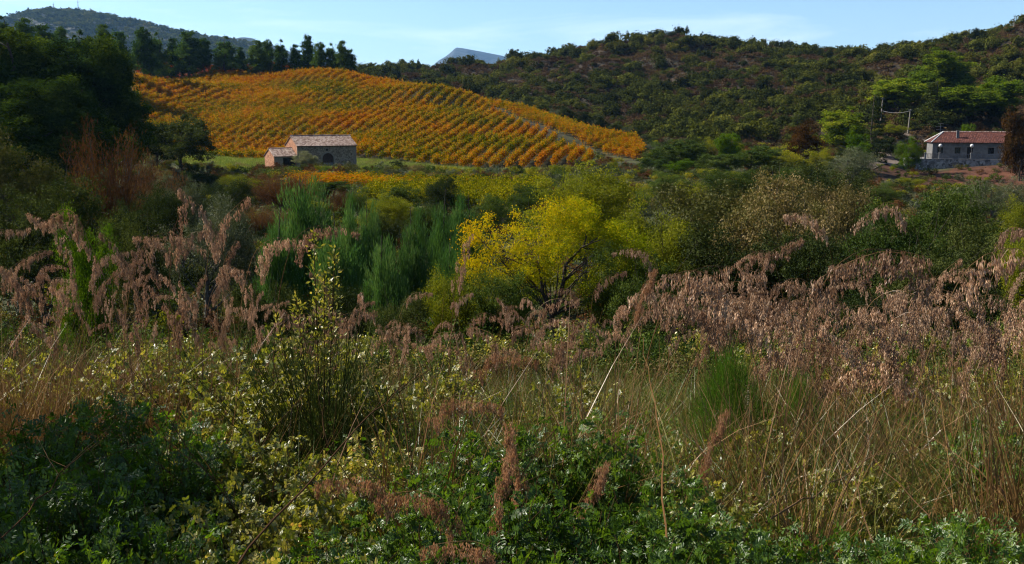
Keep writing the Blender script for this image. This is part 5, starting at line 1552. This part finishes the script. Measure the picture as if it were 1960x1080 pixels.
scatter('grass_tussocks', np.c_[xq, Yq, H(xq, Yq) - 0.03][ok], (rngp.random(nn) * 6.28)[ok], scg[ok], kk[ok], gsrc,
        'green and straw coloured grass tussocks covering the near slope', 'grass')


# leafy shrubs: stems with pinnate sprigs
def sprig_shrub(seed, mat, W, Hh, nst, nspr, leaf_l, leaf_w, pairs, spr_l, stem_r=0.004, spread=1.0, up=0.25):
    rng = np.random.default_rng(seed); tb = MB(); mb = MB()
    SP_ = []; SD = []
    for _ in range(nst):
        a = rng.random() * 2 * PI; q = rng.random() ** 0.6
        e = np.array([math.cos(a) * q * W, math.sin(a) * q * W, Hh * math.sqrt(max(0.05, 1 - 0.75 * q * q)) * rng.uniform(0.65, 1.05)])
        b = np.array([math.cos(a), math.sin(a), 0]) * 0.12 * W * q
        s = np.linspace(0, 1, 8)[:, None]
        mid = np.array([e[0] * 0.35, e[1] * 0.35, e[2] * 0.75])
        pts = (1 - s) ** 2 * b + 2 * s * (1 - s) * mid + s ** 2 * e + np.cumsum(rng.normal(size=(8, 3)) * 0.008, 0)
        tb.tube(pts, stem_r * (1 - 0.75 * s[:, 0]), 4, rng.random())
        tt = rng.uniform(0.3, 1.0, nspr)
        P = np.stack([np.interp(tt, s[:, 0], pts[:, k]) for k in range(3)], 1)
        ax = unit(e - mid)
        SP_.append(P); SD.append(unit(ax * up + rng.normal(size=(nspr, 3)) * np.array([1, 1, 0.45]) + np.array([math.cos(a) * 0.4, math.sin(a) * 0.4, 0.05])))
    P = np.vstack(SP_); D = np.vstack(SD); k = len(P)
    Ls = spr_l * rng.uniform(0.6, 1.25, k)
    side = unit(np.cross(D, rng.normal(size=(k, 3)) * 1.1 + np.array([0, -0.3, 0.8]))); nrm = np.cross(side, D)
    vs = rng.random(k)
    add_blades(mb, P, D, nrm * -0.15, Ls, 0.0025, 0.2 + 0 * vs, 2, 0, wd=side)
    for j_ in range(pairs):
        f_ = 0.25 + 0.75 * j_ / max(1, pairs - 1)
        base = P + D * (Ls * f_)[:, None] - nrm * (0.15 * Ls * f_ ** 2)[:, None]
        for sg in (-1, 1):
            d_ = unit(D * 0.55 + side * sg + rng.normal(size=(k, 3)) * 0.18)
            n_ = unit(nrm + rng.normal(size=(k, 3)) * 0.3)
            l_ = leaf_l * rng.uniform(0.7, 1.2, k)
            # two-quad leaf: fuller outline
            S = unit(np.cross(d_, n_))
            w_ = leaf_w * rng.uniform(0.8, 1.2, k)
            V = np.stack([base, base + d_ * (l_ * 0.3)[:, None] + S * (w_ * 0.48)[:, None], base + d_ * (l_ * 0.72)[:, None] + S * (w_ * 0.42)[:, None], base + d_ * l_[:, None] - n_ * (l_ * 0.12)[:, None],
                          base + d_ * (l_ * 0.72)[:, None] - S * (w_ * 0.42)[:, None], base + d_ * (l_ * 0.3)[:, None] - S * (w_ * 0.48)[:, None]], 1)
            o6 = (np.arange(k) * 6)[:, None]
            Qd = np.concatenate([o6 + np.array([[0, 1, 2, 3]]), o6 + np.array([[0, 3, 4, 5]])], 0)
            vv_ = np.clip(vs * 0.6 + rng.random(k) * 0.45, 0, 1)
            mb.add(V.reshape(-1, 3), Qd, np.r_[vv_, vv_])
    return mb.mesh('foliage', mat), tb.mesh('stems', M['twig'])


SH = {}
SH['lentisk'] = [sprig_shrub(500 + k, M['lentisk'], 0.75, 0.95, 110, 18, 0.028, 0.0125, 4, 0.07) for k in range(3)]
SH['locust'] = [sprig_shrub(510 + k, M['locust'], 0.7, 0.9, 80, 15, 0.025, 0.0135, 6, 0.1) for k in range(3)]
SH['bramble'] = [sprig_shrub(520 + k, M['bramble'], 0.75, 0.9, 105, 16, 0.026, 0.019, 3, 0.05, 0.003) for k in range(4)]


def shrub(kind, px, py, Y, wpx, label, name, cat='shrub', group=None, var=0, hmin=0.35):
    z = zat(py, Y); P_ = pt(px, py, Y); g_ = H1(P_[0], Y)
    h_ = max(z - g_, hmin); s_w = max(wpx / F * Y / 1.55, 0.8 * h_ / 0.98)
    e = empty(name, (P_[0], Y, g_ - 0.03), rngp.random() * 6.28, (s_w, s_w, h_ / 0.98))
    fo, st = SH[kind][var % len(SH[kind])]
    mkobj('foliage', fo, e); mkobj('stems', st, e)
    tag(e, label, cat, group)
    return e


ls = [(60, 770, 4.4, 260, 'wide glossy green mastic shrub at the left edge'), (210, 730, 5.0, 240, 'bright green mastic shrub top lit behind the left edge one'), (330, 790, 4.4, 200, 'green mastic shrub at the right end of the left group'),
      (20, 880, 3.4, 260, 'dark green mastic shrub low at the left edge'), (180, 860, 3.6, 260, 'green mastic shrub in the middle of the left group'), (100, 990, 2.9, 280, 'deep shaded mastic shrub in the lower left corner'),
      (300, 960, 3.1, 220, 'shaded mastic shrub right of the lower left corner'), (1900, 960, 3.2, 200, 'small glossy green shrub in the lower right corner'), (1760, 1000, 3.0, 160, 'low green shrub left of the lower right corner'),
      (1560, 990, 3.2, 180, 'low green shrub at the bottom, right of centre'), (620, 1000, 3.0, 200, 'green shrub at the bottom left of centre'), (1900, 800, 5.2, 120, 'small green shrub by the right edge among the stems')]
for k, (px, py, Y, w_, lb) in enumerate(ls): shrub('lentisk', px, py, Y, w_, lb, 'mastic_shrub', var=k)
lo = [(900, 790, 4.2, 220, 'green shrub with pinnate leaves, left of the centre group'), (1040, 760, 4.4, 220, 'green shrub with pinnate leaves behind the hanging rust plumes'), (1170, 780, 4.3, 200, 'green shrub with pinnate leaves, right of the centre group'),
      (800, 880, 3.5, 220, 'low pinnate leaved shrub below the dark rust plume'), (960, 890, 3.3, 240, 'low pinnate leaved shrub in the bottom centre'), (1120, 900, 3.4, 240, 'low pinnate leaved shrub with whitish glints'), (1270, 880, 3.5, 200, 'low pinnate leaved shrub at the right end of the centre group'),
      (860, 1000, 2.8, 240, 'shaded pinnate shrub at the bottom edge left of centre'), (1040, 1000, 2.8, 240, 'shaded pinnate shrub at the bottom edge in the centre'), (1230, 990, 2.9, 220, 'shaded pinnate shrub at the bottom edge right of centre'), (1400, 960, 3.2, 180, 'dark pinnate shrub low beside the tall dark stem')]
for k, (px, py, Y, w_, lb) in enumerate(lo): shrub('locust', px, py, Y, w_, lb, 'pinnate_shrub', var=k)
br = [(440, 690, 6.2, 190, 'yellow leaved bramble behind the cream one at left'), (560, 600, 6.8, 140, 'yellow leaved bramble around the green broom'), (480, 790, 4.6, 220, 'cream and yellow leaved bramble left of the broom'),
      (600, 850, 4.0, 220, 'cream and yellow leaved bramble below the broom'), (420, 890, 3.5, 220, 'yellow leaved bramble low in front at left'), (540, 950, 3.2, 240, 'yellow leaved bramble with orange flecks at the bottom'),
      (700, 800, 4.8, 160, 'sparse yellow bramble left of the rust plumes'), (80, 640, 8.0, 200, 'yellowish bramble at the left below the plumes'), (240, 640, 7.6, 200, 'yellowish bramble at the left between stalks'),
      (380, 640, 7.5, 180, 'yellowish green bramble right of the stalk clump'), (700, 690, 7.0, 140, 'olive bramble right of the broom'), (860, 660, 8.0, 160, 'olive bramble under the low yellow shrub'),
      (1100, 690, 8.0, 160, 'sparse bramble in the dry grass of the centre'), (1360, 880, 4.0, 150, 'green and yellow bramble by the tall dark stem'), (1480, 790, 5.6, 170, 'green bramble left of the orange stems'), (1640, 860, 4.6, 150, 'brown and green bramble between the orange stems'),
      (420, 1020, 2.8, 200, 'yellow flecked bramble at the bottom edge'), (650, 1050, 2.6, 160, 'thin yellow bramble at the bottom edge'), (1700, 640, 9.5, 200, 'dark bramble behind the right hand plumes'), (1900, 660, 9.0, 200, 'dark bramble behind the rightmost plumes')]
for k, (px, py, Y, w_, lb) in enumerate(br): shrub('bramble', px, py, Y, w_, lb, 'bramble', var=k)

# broom
rng = np.random.default_rng(600); mb = MB(); nn = 260
P = np.c_[rng.normal(size=(nn, 2)) * 0.07, np.zeros(nn)]
D = unit(np.c_[rng.normal(size=(nn, 2)) * 0.2, np.ones(nn)]); B = np.c_[D[:, :2] * 0.25, np.zeros(nn)]
add_blades(mb, P, D, B, rng.uniform(0.8, 2.0, nn), 0.007, rng.random(nn), 5, rng=rng)
for k in range(nn):
    m_ = 3; s = rng.uniform(0.35, 0.85, m_)
    Pk = P[k] + D[k] * 1.6 * s[:, None] + B[k] * 1.6 * (s ** 2)[:, None]
    add_blades(mb, Pk, unit(D[k] + rng.normal(size=(m_, 3)) * 0.2), np.zeros((m_, 3)), rng.uniform(0.2, 0.5, m_), 0.004, rng.random(m_), 2, rng=rng)
bro = mb.build('broom_bush', M['broom'])
bxx = pt(622, 800, 6.0); gz_ = H1(bxx[0], 6.0); bro.location = (bxx[0], 6.0, gz_); bro.scale = (1.0, 1.0, (zat(585, 6.0) - gz_) / 1.75)
tag(bro, 'dark green broom with fine upright stems left of the centre', 'broom bush')
# leafy upright shoot
shoot = empty('leafy_shoot', (pt(600, 450, 6.1)[0], 6.1, H1(pt(600, 450, 6.1)[0], 6.1)))
tag(shoot, 'slim upright shoots with bright yellow green leaves rising above the broom', 'leafy shoot')
hs_ = zat(445, 6.1) - shoot.location.z
mb = MB(); tb = MB(); rng = np.random.default_rng(610)
for dx, top_ in ((0, 1.0), (0.13, 0.95), (0.06, 0.86), (-0.12, 0.78), (-0.25, 0.72)):
    pts = np.array([(dx * 0.2, 0, 0), (dx * 0.5, 0.02, hs_ * 0.5 * top_), (dx, 0, hs_ * top_)]); tb.tube(pts, [0.008, 0.005, 0.002], 5)
    nn = 210; s = 0.55 + 0.45 * rng.random(nn)
    P = np.stack([np.interp(s, [0, 0.5, 1], pts[:, q]) for q in range(3)], 1)
    out = rdir(rng, nn); P += out * rng.uniform(0.005, 0.075, nn)[:, None] * (1.25 - s)[:, None] * 2
    add_leaves(mb, P, unit(out + np.array([0, 0, 0.7])), rdir(rng, nn), rng.uniform(0.02, 0.04, nn), 0.017, 0.4 + 0.5 * rng.random(nn))
mb.build('foliage', M['bramble'], shoot); tb.build('stems', M['twig'], shoot)
# soft bright green bush
for px, py, Y, w_, lb in ((1398, 668, 6.3, 140, 'soft bright green fennel like bush behind the plumes'), (1530, 715, 6.8, 90, 'second soft green bush right of the brightest one')):
    rng = np.random.default_rng(int(px)); mb = MB(); nn = 6500
    a = rng.random(nn) * 2 * PI; q = np.sqrt(rng.random(nn)); zz = 0.3 + 0.7 * rng.random(nn)
    lob = 1 + 0.3 * np.sin(a * 3 + px) + 0.2 * np.sin(a * 7 + zz * 9)
    rr_ = 0.85 * q * np.sin(np.clip((zz - 0.2) / 0.85, 0.02, 0.98) * PI) ** 0.6 * lob
    P = np.c_[np.cos(a) * rr_, np.sin(a) * rr_, zz * (1 - 0.2 * q * q) * (1 + 0.08 * np.sin(a * 5))]
    D = unit(np.c_[P[:, :2] * 1.2, np.full(nn, 0.7)] + rng.normal(size=(nn, 3)) * 0.5)
    add_leaves(mb, P, D, rng.normal(size=(nn, 3)), rng.uniform(0.1, 0.28, nn), 0.006, rng.random(nn))
    o = mb.build('fennel_bush', M['fennel']); x0 = pt(px, py, Y)[0]; g_ = H1(x0, Y); s_ = w_ / F * Y / 1.5; o.location = (x0, Y, g_); o.scale = (s_, s_, (zat(py, Y) - g_) / 1.1)
    tag(o, lb, 'bush')


# long bare stems
def bare(name, P0, P1, sag, r0, label, twigs=6, seed=0, cat='stem', group=None, mat='twig'):
    rng = np.random.default_rng(seed + 700); mb = MB()
    a = pt(*P0); b = pt(*P1); s = np.linspace(0, 1, 14)[:, None]
    pts = a + (b - a) * s + np.array([0, 0, sag]) * 4 * s * (1 - s) + np.cumsum(rng.normal(size=(14, 3)) * 0.011, 0)
    mb.tube(pts, r0 * (1 - 0.7 * s[:, 0]), 5, rng.random())
    dirv = unit(b - a)
    for _ in range(twigs):
        k = rng.integers(4, 13); d = unit(dirv + rng.normal(size=3) * 0.55); L = rng.uniform(0.12, 0.4)
        mb.tube(pts[k] + d * L * np.linspace(0, 1, 5)[:, None] + np.cumsum(rng.normal(size=(5, 3)) * 0.006, 0), r0 * 0.4 * np.linspace(1, 0.3, 5), 4, rng.random())
    o = mb.build(name, M[mat]); tag(o, label, cat, group); return o


bare('dry_stalk', (430, 1120, 2.7), (866, 688, 4.6), 0.06, 0.0042, 'long pale bare stem slanting up across the front, left of centre', 7, 1)
bare('dry_stalk', (0, 1030, 2.8), (250, 815, 3.8), 0.03, 0.0028, 'pale bare stem crossing the left mastic shrubs', 8, 3)
bare('dry_stalk', (1272, 1120, 3.0), (1245, 640, 5.0), 0.0, 0.0042, 'straight dark reddish stem standing right of centre', 0, 5, mat='stalk')
bare('dry_stalk', (1465, 1000, 4.0), (1695, 880, 4.6), 0.02, 0.005, 'grey fallen branch lying in the grass at right', 4, 6)
bare('dry_stalk', (1700, 1120, 3.2), (1530, 700, 5.4), 0.02, 0.0028, 'thin dark stem leaning left in the right hand grass', 2, 7)
bare('dry_stalk', (1830, 1060, 3.4), (1570, 740, 5.2), 0.02, 0.0028, 'second thin dark stem leaning left in the right hand grass', 2, 8)
bare('dry_stalk', (1692, 1120, 3.0), (1694, 880, 3.6), 0.0, 0.0028, 'single pale straight stalk low at the right', 0, 9, mat='straw')
rngt = np.random.default_rng(808)
for k in range(34):
    px_ = rngt.uniform(0, 1960); Y0 = rngt.uniform(2.8, 6.0); g_ = H1(pt(px_, 900, Y0)[0], Y0); Lh = rngt.uniform(0.7, 1.5)
    mb = MB(); x0 = pt(px_, 900, Y0)[0]; b = np.array([x0, Y0, g_])
    d = unit(np.array([rngt.normal() * 0.55, rngt.normal() * 0.3, 1.0])); s = np.linspace(0, 1, 12)[:, None]
    pts = b + d * Lh * s + np.array([rngt.normal() * 0.15, 0, -0.1]) * s ** 2 + np.cumsum(rngt.normal(size=(12, 3)) * 0.008, 0)
    mb.tube(pts, 0.003 * (1 - 0.7 * s[:, 0]), 4, rngt.random())
    for q_ in range(rngt.integers(3, 8)):
        j_ = rngt.integers(4, 11); d2_ = unit(d + rngt.normal(size=3) * 0.6); L2 = rngt.uniform(0.1, 0.35)
        mb.tube(pts[j_] + d2_ * L2 * np.linspace(0, 1, 6)[:, None] + np.cumsum(rngt.normal(size=(6, 3)) * 0.006, 0), 0.0016 * np.linspace(1, 0.3, 6), 4, rngt.random())
    o = mb.build('bare_twig', M['twig']); tag(o, 'thin forked bare twig sticking up among the near shrubs and grass', 'twig', 'bare twigs in the foreground')
# leaf litter / low herbs on the near slope
hsrc = []
for k, (mt_, lf) in enumerate((('bramble', 0.024), ('mid', 0.024), ('lentisk', 0.022), ('bramble', 0.02), ('bronze', 0.02))):
    rng = np.random.default_rng(650 + k)
    blobs = [(rng.normal() * 0.12, rng.normal() * 0.12, rng.uniform(0.05, 0.3), 0.14, 0.14, 0.1) for _ in range(7)]
    mb, _c = crown(rng, blobs, 40, 520, 0.08, lf, 0.62, 0.3)
    hsrc.append(mb.mesh('herb', M[mt_]))
nn = 4600
Yq = 5.4 + 19 * rngp.random(nn) ** 1.0; pxq = rngp.uniform(-160, 2120, nn); xq = (pxq - 980) / F * (Yq * CP + 3 * SP)
scatter('near_herbs', np.c_[xq, Yq, H(xq, Yq) + 0.0], rngp.random(nn) * 6.28, rngp.uniform(0.6, 1.6, nn), rngp.integers(0, 5, nn), hsrc,
        'small leafy herbs and creepers between the grasses of the near slope', 'herbs')

# ------------------------------------------------------------------ haze
hm, t = new_mat('haze')
out = t.nodes.new('ShaderNodeOutputMaterial'); pv = t.nodes.new('ShaderNodeVolumePrincipled')
pv.inputs['Color'].default_value = (0.26, 0.56, 1.0, 1); pv.inputs['Density'].default_value = 0.000034; pv.inputs['Anisotropy'].default_value = 0.3
t.links.new(pv.outputs[0], out.inputs['Volume'])
mb = MB(); mb.box((-7500, -400, -90), (7500, 15500, 960)); hz = mb.build('haze', hm); tag(hz, 'thin blue air haze in front of the distant mountains', 'haze', kind='stuff')
